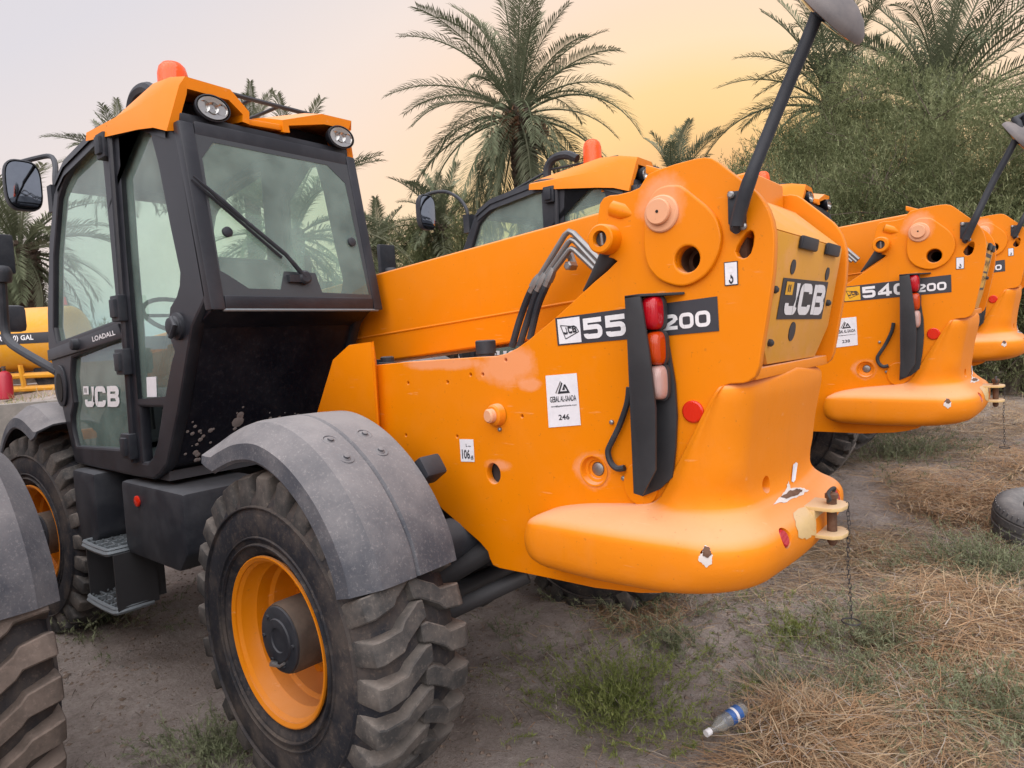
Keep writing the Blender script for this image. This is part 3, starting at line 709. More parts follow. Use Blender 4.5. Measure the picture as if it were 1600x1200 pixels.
def company_sticker(parent, number, dx=0):
    Q = flank_quad((858, 668), (908, 664), (901.5, 583), (853, 587))
    d = decal('company_sticker', Q, M['paper'], parent)
    n = quad_normal(Q); mk = MB()
    tri = [(.50, .90), (.345, .645), (.70, .645)]
    for path in ([(.52, .84), (.40, .655), (.71, .655), (.60, .80)], [(.60, .80), (.55, .72), (.60, .72)]):
        for q_ in stroke(path, .045): mk.add([bil(Q, *p_)+n*.0033 for p_ in q_], [(0, 1, 2, 3)])
    mk.build('emblem_print', M['ink'], d, clean=False)
    mk = MB()
    for q_ in stroke([(.48, .87), (.30, .645)], .03): mk.add([bil(Q, *p_)+n*.0034 for p_ in q_], [(0, 1, 2, 3)])
    mk.build('emblem_side_print', M['steel'], d, clean=False)
    text_on('lettering', Q, [('GEBAL AL-SAADA', .10, .93, .475, .59), ('rami@gebalalsaada.com', .12, .93, .375, .415), (number, .34, .68, .125, .235)], M['ink'], d)
    return d
def flank_labels(parent, number, digits, plain_box):
    badge(parent, digits, plain_box); company_sticker(parent, number)
PARTS_BEFORE_UNIQUE = None

# hook label, noise label
Q = flank_quad((1133, 447), (1154, 445), (1153, 407.5), (1131.5, 410))
d = decal('hook_label', Q, M['ink'], tele); d2 = decal('label_face', [bil(Q, a, b) for a, b in ((.06, .04), (.94, .04), (.94, .96), (.06, .96))], M['paper'], d, .0027, .0006)
n = quad_normal(Q); mk = MB()
for q_ in stroke([(.5, .45), (.5, .34)]+arc(.5, .24, .13, 60, -180, 7), .09): mk.add([bil(Q, *p_)+n*.0042 for p_ in q_], [(0, 1, 2, 3)])
mk.build('hook_print', M['ink'], d, clean=False)
mk = MB()
for q_ in stroke([(.5+.2*math.cos(t), .68+.13*math.sin(t)) for t in np.linspace(0, 6.28, 14)][:-1], .05, True): mk.add([bil(Q, *p_)+n*.0042 for p_ in q_], [(0, 1, 2, 3)])
mk.build('ring_print', M['white'], d, clean=False)
Q = flank_quad((721, 721), (742, 721.5), (740, 686.5), (718.5, 686))
d = decal('noise_label', Q, M['paper'], tele)
text_on('lettering', Q, [('106', .12, .70, .12, .55), ('dB', .74, .95, .10, .28), ('L', .45, .56, .66, .80), ('WA', .6, .8, .66, .72)], M['ink'], d)
# loading chart label on the boom, half behind the plate
Q = at(1, .02, (845, 515), (886, 490), (886, 474), (846, 482))

# ------------------------------------------------------------------ tail lamp cluster with folded steel guard
g1 = at(1, .56, (976, 466), (1000, 463), (1006, 500), (1015, 560), (1024, 640), (1024, 735), (1003, 775), (990, 771), (990, 690))
gd = MB(); gd.prism(g1, (0, -.010, 0))
g2 = at(1, .47, (1030, 520), (1044, 540), (1054, 600), (1057, 650), (1055, 700), (1050, 746), (1030, 765), (1003, 776), (1003, 700), (1012, 600), (1014, 520))
gd.prism(g2, (0, -.012, 0))
e1, e2 = at(1, .56, (977, 466), (990, 771)); 
gd.hexa([e1, e1+V(-.012, 0, 0), e2+V(-.012, 0, 0), e2, e1+V(0, -.10, 0), e1+V(-.012, -.10, 0), e2+V(-.012, -.10, 0), e2+V(0, -.10, 0)])
t1, t2 = at(1, .56, (976, 466), (1001, 463)); 
gd.hexa([t1, t2, t2+V(-.10, -.105, .0), t1+V(0, -.105, 0), t1+V(0, 0, .008), t2+V(0, 0, .008), t2+V(-.10, -.105, .008), t1+V(0, -.105, .008)])
tg = gd.build('lamp_guard', M['guardsteel'], tele, bevel=.003)
for nm_, mt_, (u, v), hw_, hh_ in (('stop_lamp', 'red', (1023, 489), .033, .055), ('indicator_lamp', 'amber', (1028, 544), .030, .055), ('reversing_lamp', 'clear', (1031, 597), .030, .056)):
    c = at(1, .492, (u, v))[0]
    h_ = MB(); rows = []
    for dy, k in ((-.022, .98), (-.012, 1.0), (.0, 1.05), (.004, 1.05)): rows.append([V(c[0]+hw_*k*1.05*math.copysign(abs(math.cos(t))**.55, math.cos(t)), c[1]+dy, c[2]+hh_*k*1.05*math.copysign(abs(math.sin(t))**.55, math.sin(t))) for t in np.linspace(0, 2*math.pi, 33)[:-1]])
    h_.grid(rows, True); h_.add(rows[-1], [tuple(range(32))]); lo = h_.build(nm_, M['dark'], tele)
    l_ = MB(); rows = []
    for dy, k in ((.003, 1.0), (.018, .99), (.032, .94), (.042, .82), (.048, .6), (.05, .3), (.0505, .02)): rows.append([V(c[0]+hw_*k*math.copysign(abs(math.cos(t))**.6, math.cos(t)), c[1]+dy, c[2]+hh_*k*math.copysign(abs(math.sin(t))**.6, math.sin(t))) for t in np.linspace(0, 2*math.pi, 33)[:-1]])
    l_.grid(rows, True); l_.build('lens', M[mt_], lo, ang=60)
c = [V(*p) for p in at(1, YP+.02, (983, 605), (980, 630), (968, 665), (956, 690), (950, 705), (954, 722), (964, 732), (976, 731))]
MB().tube(smooth_poly(c, 4, False), .011, 8).build('lamp_cable', M['plastic'], tele)
c0 = at(1, YP, (1003, 765))[0]
pl_ = [(c0[0]+.065*math.cos(t), c0[2]+.02+.075*math.sin(t)) for t in np.linspace(0, 2*math.pi, 24)[:-1]]
plate('guard_foot', pl_, [], YP+.012, .012, M['orange'], tele)

# ------------------------------------------------------------------ rear mirror on its arm
b = at(1, YP, (1139, 300), (1168, 298), (1167, 352), (1162, 358), (1140, 351))
mb = MB(); mb.prism([p+V(0, .001, 0) for p in b], (0, .012, 0)); rm = mb.build('mirror_bracket', M['plastic'], tele, bevel=.003)
for u, v in ((1143, 305), (1162, 354)):
    c = at(1, YP+.013, (u, v))[0]; MB().lathe(c, (0, 1, 0), [(0, .011), (.008, .011), (.012, .006)], 12).build('bracket_bolt', M['steel'], rm)
p0 = at(1, YP+.03, (1152, 347))[0]; p1 = at(1, YP+.05, (1170, 285))[0]; pt = at(1, .46, (1285, -2))[0]; pm = at(1, .47, (1215, 172))[0]
arm = MB(); arm.tube(smooth_poly([p0-V(0, 0, .015), p0, p1, pm, pt, pt+V(.02, -.02, .09)], 4, False), [.021]*9+[.0185]*12, 12); arm.build('mirror_arm', M['plastic'], tele)
mc = at(1, .40, (1287, 28))[0]; md_ = unit(V(.80, -.12, -.58))
ml = MB(); ml.lathe(mc-md_*.02, md_, [(-.055, .02), (-.05, .05), (-.035, .09), (-.012, .118), (.0, .124), (.012, .124), (.014, .118)], 32); mh = ml.build('mirror_head', M['mirrorback'], tele)
MB().lathe(mc-md_*.02, md_, [(.0145, .116), (.02, .10), (.026, .06), (.028, .01)], 32).build('mirror_glass', M['mirror'], mh)
MB().tube([pt+V(.02, -.02, .08), pt+V(-.02, -.05, .11), mc-md_*.07], .022, 10).build('mirror_clamp', M['plastic'], mh)

# ------------------------------------------------------------------ boom, pipes, hoses
YB = -.03
bt0, bt1 = at(1, YB, (597, 425), (940, 330)); sl = (bt1[2]-bt0[2])/(bt1[0]-bt0[0])
def btop(x): return bt0[2]+sl*(x-bt0[0])
bo = MB(); xs = [-1.50, .58, 4.3]
HB = .50
for x0, x1 in ((-1.50, 4.3),):
    bo.hexa([V(x0, YB, btop(x0)-HB), V(x1, YB, btop(x1)-HB), V(x1, -.40, btop(x1)-HB), V(x0, -.40, btop(x0)-HB), V(x0, YB, btop(x0)), V(x1, YB, btop(x1)), V(x1, -.40, btop(x1)), V(x0, -.40, btop(x0))])
boom = bo.build('boom', M['orange'], tele, bevel=.02, seg=3)
w0, w1 = at(1, YB, (607, 521), (895, 471.5)); ws = (w1-w0)/(w1[0]-w0[0])
MB().tube([w0+ws*(x-w0[0])+V(0, .001, 0) for x in (-1.4, .6, 3.6)], .006, 6).build('weld_seam', M['orange'], boom)
bi = MB(); bi.hexa([V(4.2, YB-.04, 1.52), V(5.0, YB-.04, 1.46), V(5.0, -.36, 1.46), V(4.2, -.36, 1.52), V(4.2, YB-.04, 1.90), V(5.0, YB-.04, 1.84), V(5.0, -.36, 1.84), V(4.2, -.36, 1.90)]); bi.build('inner_boom', M['orange'], tele, bevel=.015)
nd = MB(); nd.prism([V(4.9, YB-.03, 1.9), V(5.25, YB-.03, 1.75), V(5.5, YB-.03, 1.1), V(5.45, YB-.03, .55), V(5.25, YB-.03, .55), V(5.15, YB-.03, 1.2), V(4.9, YB-.03, 1.45)], (0, -.36, 0)); nd.build('boom_nose', M['orange'], tele, bevel=.01)
cg = MB(); cg.box((5.58, -.2, .40), (.06, 1.6, .12)); cg.box((5.58, -.2, .95), (.06, 1.6, .12))
for y in (-.95, -.55, .15, .55): cg.box((5.58, y, .68), (.05, .10, .62))
cg.build('fork_carriage', M['cast'], tele, bevel=.008)
for y in (-.6, .2):
    fk = MB(); fk.box((5.64, y, .55), (.05, .12, .9)); fk.box((6.2, y, .12), (1.1, .12, .045)); fk.build('fork', M['dark'], tele, bevel=.01)
pp = [[(886, 356), (941, 412)], [(893, 368), (944, 415)], [(893, 381), (938, 416)]]
YH = .12
pipes = [[(838, 440), (889, 357), (950, 420)], [(848, 437), (893, 371), (945, 427)], [(861, 429), (893, 386), (935, 426)]]
hoses = [[(838, 440), (826, 462), (812, 500), (800, 542)], [(848, 437), (838, 458), (826, 495), (812, 540)], [(862, 428), (852, 450), (840, 480), (828, 530)]]
for k, (pi_, ho) in enumerate(zip(pipes, hoses)):
    a = [V(*q) for q in at(1, YH, *pi_)]
    bend = [a[0], a[0]+(a[1]-a[0])*.5, a[1]+(a[0]-a[1])*.12, a[1]+((a[0]-a[1])*.03+(a[2]-a[1])*.03), a[1]+(a[2]-a[1])*.12, a[1]+(a[2]-a[1])*.5, a[2]]
    MB().tube(bend, .0125, 10).build('hydraulic_pipe', M['steel'], tele)
    h = [V(*q) for q in at(1, YH, *ho)]
    MB().tube(smooth_poly([a[0]]+h[1:], 4, False), .016, 10).build('hydraulic_hose', M['plastic'], tele)
    d_ = unit(h[1]-a[0]); MB().tube([a[0]-d_*.03, a[0], a[0]+d_*.03, a[0]+d_*.032, a[0]+d_*.055], [.015, .021, .021, .017, .017], 8).build('hose_fitting', M['steel'], tele)
c = at(1, .06, (888, 400))[0]; c2 = at(1, .06, (897, 416))[0]
cl = MB(); cl.tube([c+V(0, 0, .03), c2], [.018, .016], 8); cl.lathe(c2+V(0, .0, 0), (0, 1, 0), [(0, .02), (.05, .02), (.055, .014)], 6); cl.build('pipe_clamp', M['steel'], tele)
# dark tapered piece added for the shadowed gap in the notch of the plate
r0 = at(1, .415, (950, 404))[0]; r1 = at(1, .415, (912, 455))[0]; d_ = r0-r1
MB().tube([r0+d_*.25, r0, r0-d_*.5, r1], [.040, .036, .019, .004], 16).build('notch_shade', M['dark'], tele)
# deck between plate and cab: breather, bolt, folded wing
dk = MB(); dk.hexa([V(.12, .40, 1.66), V(-.75, .40, 1.66), V(-.75, -.02, 1.66), V(.40, -.02, 1.66), V(.12, .40, 1.70), V(-.75, .40, 1.70), V(-.75, -.02, 1.70), V(.40, -.02, 1.70)]); dk.build('deck_plate', M['orange'], tele)
c = at(1, .30, (759.5, 553))[0]
MB().lathe((c[0], c[1], c[2]-.03), (0, 0, 1), [(0, .036), (.03, .036), (.032, .044), (.085, .044), (.09, .038)], 24).build('breather_cap', M['plastic'], tele)
c = at(1, .28, (605, 560))[0]
bb = MB(); bb.lathe((c[0], c[1], c[2]-.05), (0, 0, 1), [(0, .05), (.03, .05), (.032, .034), (.055, .034), (.06, .026)], 20); bb.box((c[0]+.10, c[1], c[2]-.02), (.16, .05, .03)); bb.build('cab_mount', M['plastic'], tele)
wg = MB()
A = at(1, .50, (495, 645), (520, 562), (545, 539), (580, 534), (580, 700))
wgp = [A[0]+V(.02, .22, 0), A[0]+V(-.02, .10, .0), A[1], A[2], A[3], A[4]+V(0, 0, -.1), V(.45, .72, 1.35)]
wing = [V(A[0][0]+.05, .50, 1.40), V(A[1][0], .50, A[1][2]), V(A[2][0], .50, A[2][2]), V(A[3][0], .50, A[3][2]), V(A[3][0], .50, 1.38)]
wg.prism(wing, (0, -.012, 0))
wg.hexa([V(A[3][0], .50, 1.38), V(A[3][0], .488, 1.38), V(A[3][0]+.03, YP+.001, 1.38), V(A[3][0]+.04, YP+.012, 1.38), V(A[3][0], .50, A[3][2]), V(A[3][0], .488, A[3][2]), V(A[3][0]+.03, YP+.001, A[3][2]-.10), V(A[3][0]+.04, YP+.012, A[3][2]-.10)])
wg.build('wing_panel', M['orange'], tele, bevel=.003)
c = at(1, .47, (582.5, 584))[0]; MB().lathe(c, (0, 1, 0), [(0, .011), (.01, .011), (.014, .006)], 10).build('bolt', M['steel'], tele)
# right hand engine pod
ep = MB(); ep.box((1.35, -.78, 1.22), (1.5, .66, .72)); ep.build('engine_cover', M['orange'], tele, bevel=.08, seg=3)
MB().lathe((1.9, -.6, 1.5), (0, 0, 1), [(0, .05), (.55, .05), (.56, .06), (.8, .055)], 16).build('exhaust', M['dark'], tele)
sm = MB(); sm.tube([(-.50, .35, .93), (-.20, .55, .72), (.05, .70, .66)], .05, 12); sm.build('steering_ram', M['dark'], tele)
sm = MB(); sm.tube([(-.62, .30, .80), (-.25, .62, .60)], .035, 12); sm.build('track_rod', M['dark'], tele)
MB().cyl((-.40, .28, .98), (-.28, .56, .93), .09, 20).build('rear_reservoir', M['plastic'], tele)

# ------------------------------------------------------------------ left tank box and steps
bx = MB()
def tbox(mb, x0, x1, y0, y1, z0, z1, cut=.07):
    poly = [(x0, z0+.10), (x0+.10, z0), (x1-.03, z0), (x1, z0+.04), (x1, z1), (x0, z1)]
    mb.prism([V(a, y1, b) for a, b in poly], (0, y0-y1, 0))
bx2 = MB(); tbox(bx2, .92, 1.655, .55, 1.02, .73, 1.135); bx2.build('tank_box', M['plastic'], tele, bevel=.028, seg=2)
bx2 = MB(); tbox(bx2, 1.96, 2.30, .60, 1.05, .68, 1.15); bx2.build('step_pillar', M['plastic'], tele, bevel=.025, seg=2)
MB().box((1.80, .62, .92), (.40, .10, .42)).build('step_backplate', M['hole'], tele)
c = at(1, 1.021, (215.5, 783))[0]; MB().lathe(c, (0, 1, 0), [(0, .030), (.008, .030), (.012, .024)], 20).build('side_reflector', M['reflector'], tele)
def step(z, x0, x1, y0, y1, parent):
    m_ = MB()
    edge = smooth_poly([(x0, y0), (x0, y1-.03), (x0+.05, y1), (x1-.05, y1), (x1, y1-.03), (x1, y0)], 3, False)
    m_.tube([V(x, y, z-.012) for x, y in edge], .016, 6); 
    m_.tube([V(x, y, z+.008) for x, y in edge], .010, 6)
    for k in range(1, 4): m_.box((x0+(x1-x0)*k/4, (y0+y1)/2, z), (.014, y1-y0, .022))
    for k in range(1, 3): m_.box(((x0+x1)/2, y0+(y1-y0)*k/3, z), (x1-x0, .012, .022))
    for k in range(9):
        for j in range(5): m_.box((x0+(x1-x0)*(k+.5)/9, y0+(y1-y0)*(j+.5)/5, z+.012), (.008, .008, .010))
    return m_.build('step', M['grate'], parent)
step(.745, 1.70, 2.06, .86, 1.10, tele); step(.42, 1.66, 2.06, .90, 1.10, tele)
for c_, d_ in (((2.05, 1.0, .57), (.012, .18, .30)), ((1.655, .98, .57), (.012, .22, .32)), ((1.70, .84, .57), (.012, .06, .30))):
    sg_ = MB(); sg_.box(c_, d_); sg_.build('step_hanger', M['dark'], tele)

# ------------------------------------------------------------------ cab
YC = 1.0; YR = .025                                # left and right faces
def side_pts(*px): return at(1, YC, *px)
OUT = [(1.20, 1.20), (1.10, 1.26), (.925, 1.54), (.72, 1.93), (.565, 2.06), (.60, 2.25), (.715, 2.80), (.80, 2.90), (1.07, 2.985), (1.60, 3.03), (2.10, 2.955), (2.20, 2.90), (2.31, 2.82), (2.47, 2.56), (2.63, 2.12), (2.675, 1.90), (2.40, 1.20), (2.36, 1.17), (1.55, 1.165), (1.28, 1.17)]
DOOR_U = xz(side_pts((157, 225), (166.7, 331), (179, 462), (178, 500), (88, 534), (83.5, 512), (84, 400), (91, 310), (97, 290), (110, 262), (130, 240)))
DOOR_L = xz(side_pts((112, 560), (150, 545), (187, 529), (191, 545), (195, 610), (203, 702), (118, 697), (112, 670), (111, 650), (115, 629), (110, 590)))
QG = xz(side_pts((182, 182), (195, 176), (215, 174), (226, 182), (235, 198), (250, 256), (268, 350), (284, 425), (283, 448), (278, 467), (268, 484), (266, 505), (268, 527), (276, 550), (270, 570), (260, 624), (214, 628), (206, 520), (196, 400), (186, 260)))
QL = xz(side_pts((217, 636), (253, 637), (245, 690), (238, 714), (230, 723), (223, 722), (221, 700)))
fr = plate('cab_side_frame', OUT, [DOOR_U, DOOR_L, QG, QL], YC, .06, M['black'], tele, bevel=.014)
plate('cab_side_frame', OUT, [DOOR_U, QG], YR+.06, .06, M['black'], tele, bevel=.014)
def pane(name, poly, y, parent, mat):
    cx = sum(p[0] for p in poly)/len(poly); cz = sum(p[1] for p in poly)/len(poly)
    m_ = MB(); m_.add([V(cx+(a-cx)*1.03, y, cz+(b-cz)*1.015) for a, b in poly], [tuple(range(len(poly)))])
    return m_.build(name, mat, parent)
dr = MB(); 
gU = pane('door_window', DOOR_U, YC-.028, tele, M['glass']); gL = pane('lower_door_window', DOOR_L, YC-.028, tele, M['glass']); gQ = pane('quarter_window', QG, YC-.028, tele, M['glass'])
pane('window', DOOR_U, YR+.035, tele, M['glass']); pane('window', QG, YR+.035, tele, M['glass'])
# hinge post, door bar, hinges, handles
a, b = side_pts((175, 198), (213, 722)); MB().tube([V(a[0], YC+.006, a[2]), V(b[0], YC+.006, b[2])], .021, 10).build('hinge_post', M['black'], tele)
for (u, v), hh_ in (((170, 230), .075), ((193, 482), .08), ((200, 565), .08), ((209, 696), .08)):
    c = side_pts((u, v))[0]; h_ = MB(); h_.box((c[0], YC+.022, c[2]), (.105, .045, hh_*1.7)); h_.box((c[0], YC+.030, c[2]), (.062, .06, hh_*1.2)); h_.build('door_hinge', M['plastic'], tele, bevel=.008)
q_ = side_pts((77.5, 547), (188, 505.5), (196, 528), (79, 564)); 
m_ = MB(); m_.prism([p+V(0, .0005, 0) for p in q_], (0, .014, 0)); bar = m_.build('door_rail', M['black'], tele, bevel=.005)
Q = [p+V(0, .0145, 0) for p in side_pts((150, 534), (185.5, 523), (184, 515.5), (148.5, 526))]
text_on('rail_lettering', Q, [('LOADALL', 0, 1, 0, 1)], M['white'], bar, .002)
c = side_pts((125, 538))[0]; MB().lathe(c+V(0, .012, 0), (0, 1, 0), [(0, .035), (.035, .032), (.04, .02)], 16).build('rail_knob', M['plastic'], bar)
c = side_pts((97, 603))[0]; m_ = MB()
el = [(c[0]+.10*math.cos(t), c[2]+.13*math.sin(t)-.25*0) for t in np.linspace(0, 6.283, 25)[:-1]]
m_.prism([V(a, YC+.0005, b) for a, b in el], (0, .012, 0)); hd = m_.build('door_handle', M['plastic'], tele, bevel=.004)
m_ = MB(); m_.prism([V(c[0]+.05*math.cos(t), YC+.0129, c[2]-.01+.09*math.sin(t)) for t in np.linspace(0, 6.283, 21)[:-1]], (0, .004, 0)); m_.build('handle_recess', M['hole'], hd)
c = side_pts((279, 510))[0]; MB().lathe(c+V(0, 0, 0), (0, 1, 0), [(0, .065), (.015, .065), (.02, .05), (.045, .04), (.05, .025)], 20).build('window_catch', M['plastic'], tele)
MB().tube([c+V(-.0, .03, .04), c+V(-.07, .05, .0), c+V(-.02, .05, -.05)], .012, 8).build('catch_lever', M['plastic'], tele)
Q = side_pts((222, 621), (237, 621), (236, 589), (221, 590)); decal('paper_tag', [p-V(0, .027, 0) for p in Q], M['paper'], tele)
Q = side_pts((121.5, 641), (182.5, 641), (181, 599.5), (119.5, 601))
logo([p-V(0, .026, 0) for p in Q], gL, None, M['white'], True)
# rear of the cab: window frame, glass, black panel
def rearp(y, z):                                   # rear face leans: x as a function of z above the sill
    return V(.565+.145*(z-2.05)/.77, y, z)
RW_o = [(YC-.03, 2.03), (YR+.02, 2.03), (YR+.055, 2.80), (YC-.03, 2.83)]
zt = 2.815
fr2 = MB()
def bar4(p, q, wv, tv):
    p, q, wv, tv = V(*p), V(*q), V(*wv), V(*tv); fr2.hexa([p-wv-tv, q-wv-tv, q+wv-tv, p+wv-tv, p-wv+tv, q-wv+tv, q+wv+tv, p+wv+tv])
bar4(rearp(YC-.035, 2.0), rearp(YC-.035, 2.86), (0, .035, 0), (.03, 0, 0)); bar4(rearp(YR+.03, 2.0), rearp(YR+.03, 2.86), (0, .03, 0), (.03, 0, 0))
bar4(rearp(YC-.07, 2.835), rearp(YR+.06, 2.835), (0, 0, .035), (.03, 0, 0)); bar4(rearp(YC-.07, 2.035), rearp(YR+.06, 2.035), (0, 0, .03), (.03, 0, 0))
fr2.build('rear_window_frame', M['black'], tele, bevel=.01)
def rg(yz, lift): return [rearp(y, z)+V(lift, 0, 0) for y, z in yz]
gw = MB(); gw.add(rg([(YC-.055, 2.06), (YR+.055, 2.06), (YR+.055, 2.81), (YC-.055, 2.81)], -.022), [(0, 1, 2, 3)]); rwin = gw.build('rear_window', M['rearglass'], tele)
# painted border of the rear glass: wide lower corners and the wiper motor hump
def frit(poly): 
    m_ = MB(); m_.prism(rg(poly, -.0235), (-.001, 0, 0)); return m_
fm = MB()
for poly in ([(YC-.055, 2.06), (YR+.055, 2.06), (YR+.055, 2.085), (YR+.15, 2.085), (.40, 2.09), (.42, 2.19), (.60, 2.19), (.635, 2.10), (.80, 2.10), (.89, 2.16), (YC-.055, 2.19)],
             [(YC-.055, 2.19), (.925, 2.18), (.915, 2.70), (YC-.055, 2.81)], [(YC-.055, 2.81), (.915, 2.70), (.85, 2.785), (.22, 2.785), (.12, 2.70), (YR+.055, 2.81)], [(YR+.055, 2.81), (.12, 2.70), (YR+.075, 2.09), (YR+.055, 2.085)]):
    fm.prism(rg(poly, -.0235), (-.001, 0, 0))
fm.build('glass_border', M['frit'], rwin, ang=10)
for y, z in ((.86, 2.36), (.155, 2.37)):
    MB().lathe(rearp(y, z)+V(-.024, 0, 0), (-1, 0, .15), [(0, .024), (.012, .024), (.016, .016)], 16).build('glass_stud', M['plastic'], rwin)
Q = rg([(.815, 2.115), (.69, 2.115), (.69, 2.175), (.815, 2.175)], -.0255); 
wp = [rearp(.985, 2.60)+V(-.05, 0, 0), rearp(.86, 2.49)+V(-.055, 0, 0), rearp(.60, 2.27)+V(-.05, 0, 0)]
m_ = MB(); m_.tube(wp, [.005, .012, .005], 6); m_.tube([wp[0]+V(.02, 0, -.012), wp[2]+V(.02, 0, -.012)], .008, 6); wb = m_.build('wiper_blade', M['plastic'], tele)
m_ = MB(); m_.tube([rearp(.505, 2.165)+V(-.05, 0, 0), rearp(.60, 2.27)+V(-.065, 0, 0), rearp(.76, 2.405)+V(-.06, 0, 0)], [.013, .010, .008], 8); m_.lathe(rearp(.50, 2.16)+V(-.02, 0, 0), (-1, 0, .1), [(0, .035), (.03, .035), (.04, .025)], 14); m_.box(rearp(.54, 2.155)+V(-.035, 0, 0), (.03, .10, .035)); m_.build('wiper_arm', M['plastic'], tele)
# lower rear panel and floor
lp = MB()
lp.prism([V(.585, YC-.03, 2.0), V(.74, YC-.03, 1.93), V(.945, YC-.03, 1.54), V(1.12, YC-.03, 1.255), V(1.24, YC-.03, 1.20), V(1.24, YC-.03, 1.26), V(1.17, YC-.03, 1.30), V(1.0, YC-.03, 1.56), V(.80, YC-.03, 1.96), V(.62, YC-.03, 2.03)], (0, -(YC-YR-.06), 0))
lp.build('rear_panel', M['panel'], tele, bevel=.006)
m_ = MB(); m_.tube([rearp(YC-.06, 2.0)+V(-.02, 0, 0), rearp(YR+.03, 2.0)+V(-.02, 0, 0)], .007, 6); m_.build('panel_trim', M['grate'], tele)
sp_ = MB(); r9 = random.Random(3)
def rpp(y, t):
    a, b = V(.74, 0, 1.93), V(1.12, 0, 1.255); p = a+(b-a)*t; return V(p[0]-.008, y, p[2]-.004)
for k in range(90):
    y = r9.uniform(.25, .93); t = min(.985, max(.45, r9.gauss(.88, .16))); s_ = r9.uniform(.003, .013)
    for j in range(1): sp_.lathe(rpp(y, t), (-.87, 0, -.5), [(0, s_*r9.uniform(.8, 1.6)), (.002, s_*.7)], 7, False, True)
sp_.lathe(rpp(.66, .72), (-.87, 0, -.5), [(0, .034), (.003, .014)], 9, False, True); sp_.lathe(rpp(.655, .66), (-.87, 0, -.5), [(0, .026), (.003, .01)], 9, False, True); sp_.lathe(rpp(.65, .60), (-.87, 0, -.5), [(0, .016), (.003, .006)], 9, False, True)
o_ = sp_.build('mud_splash', M['stonemud'], tele); o_['kind'] = 'stuff'
fl = MB(); fl.box((1.85, .51, 1.19), (1.35, .9, .05)); fl.box((2.45, .51, 1.55), (.06, .9, .70)); fl.build('cab_floor', M['interior'], tele)
# windscreen frame front
ws_ = MB()
for y in (YC-.04, YR+.04): ws_.tube([V(2.655, y, 1.9), V(2.46, y, 2.55), V(2.28, y, 2.86)], .03, 8)
ws_.tube([V(2.28, YC-.04, 2.86), V(2.28, YR+.04, 2.86)], .035, 8); ws_.tube([V(2.655, YC-.04, 1.9), V(2.655, YR+.04, 1.9)], .035, 8); ws_.build('windscreen_frame', M['black'], tele)
m_ = MB(); m_.add([V(2.65, YC-.06, 1.92), V(2.65, YR+.06, 1.92), V(2.455, YR+.06, 2.55), V(2.455, YC-.06, 2.55), V(2.28, YR+.06, 2.85), V(2.28, YC-.06, 2.85)], [(0, 1, 2, 3), (3, 2, 4, 5)]); m_.build('windscreen', M['glass'], tele)
# roof: panel and the two lamp hoods
rf = MB(); prof = [(.80, 2.90), (1.07, 3.0), (1.60, 3.045), (2.10, 2.975), (2.26, 2.90)]
rows = []
for x, z in prof: rows.append([V(x, y, z+dz) for y, dz in ((YR-.01, -.05), (YR+.0, -.005), (YR+.06, .015), (.51, .03), (YC-.06, .015), (YC, -.005), (YC+.01, -.05))])
rf.grid(rows); low = [[p-V(0, 0, .05) for p in r] for r in rows]; rf.grid(low)
for r, l in ((rows[0], low[0]), (rows[-1], low[-1])): 
    for k in range(6): rf.add([r[k], r[k+1], l[k+1], l[k]], [(0, 1, 2, 3)])
rf.build('roof', M['black'], tele, ang=50)
def hood(parent, sgn, yo, y1, y2, y3):
    """trapezoid hood open to the rear; yo outer corner, y1..y2 flat top, y3 inner foot (as seen from behind)"""
    m_ = MB()
    lip = [(yo, 2.815), (yo-.055*sgn, 3.02), (y1, 3.065), (y2, 3.06), (y3, 2.975), (y3+.004*sgn, 2.915)]
    inn = [(yo-.045*sgn, 2.825), (yo-.085*sgn, 2.985), (y1-.005*sgn, 3.012), (y2+.012*sgn, 3.008), (y3+.035*sgn, 2.955), (y3+.040*sgn, 2.92)]
    base = [(yo+.004*sgn, 2.885), (yo-.02*sgn, 3.01), (y1, 3.12), (y2-.02*sgn, 3.115), (y3-.05*sgn, 3.04), (y3-.06*sgn, 2.985)]
    far = [(yo+.006*sgn, 2.99), (yo, 3.035), (y1, 3.075), (y2, 3.075), (y3, 3.06), (y3, 3.0)]
    sk = [.10, -.005, -.01, -.01, -.005, .02]
    L0 = [V(.70+sk[k]*.0-(.0 if k else -.04), y, z) for k, (y, z) in enumerate(lip)]; I0 = [V(.70-(.0 if k else -.04), y, z) for k, (y, z) in enumerate(inn)]
    B = [V(1.02, y, z) for y, z in base]; F_ = [V(1.65, y, z-.02) for y, z in far]
    Lm = [(a*.55+b*.45)+V(0, 0, .012) for a, b in zip(L0, B)]
    rows = [L0, Lm, B, F_]
    m_.grid(rows); m_.grid([I0, L0]); m_.grid([I0, [p+V(.26, 0, .03) for p in I0]])
    return m_.build('roof_hood', M['orange'], parent, bevel=0, ang=25)
hood(tele, 1, 1.03, .945, .73, .64); hood(tele, -1, -.015, .02, .215, .46)
m_ = MB(); m_.hexa([V(.71, .64, 2.915), V(.71, .46, 2.925), V(1.4, .46, 3.03), V(1.4, .64, 3.03), V(.71, .64, 2.945), V(.71, .46, 2.955), V(1.4, .46, 3.06), V(1.4, .64, 3.06)]); m_.build('roof_saddle', M['orange'], tele, bevel=.008)
m_ = MB(); m_.box((.80, .51, 2.885), (.16, .93, .045)); m_.box((.90, .51, 2.95), (.05, .92, .12)); m_.build('lamp_bar', M['black'], tele, bevel=.008)
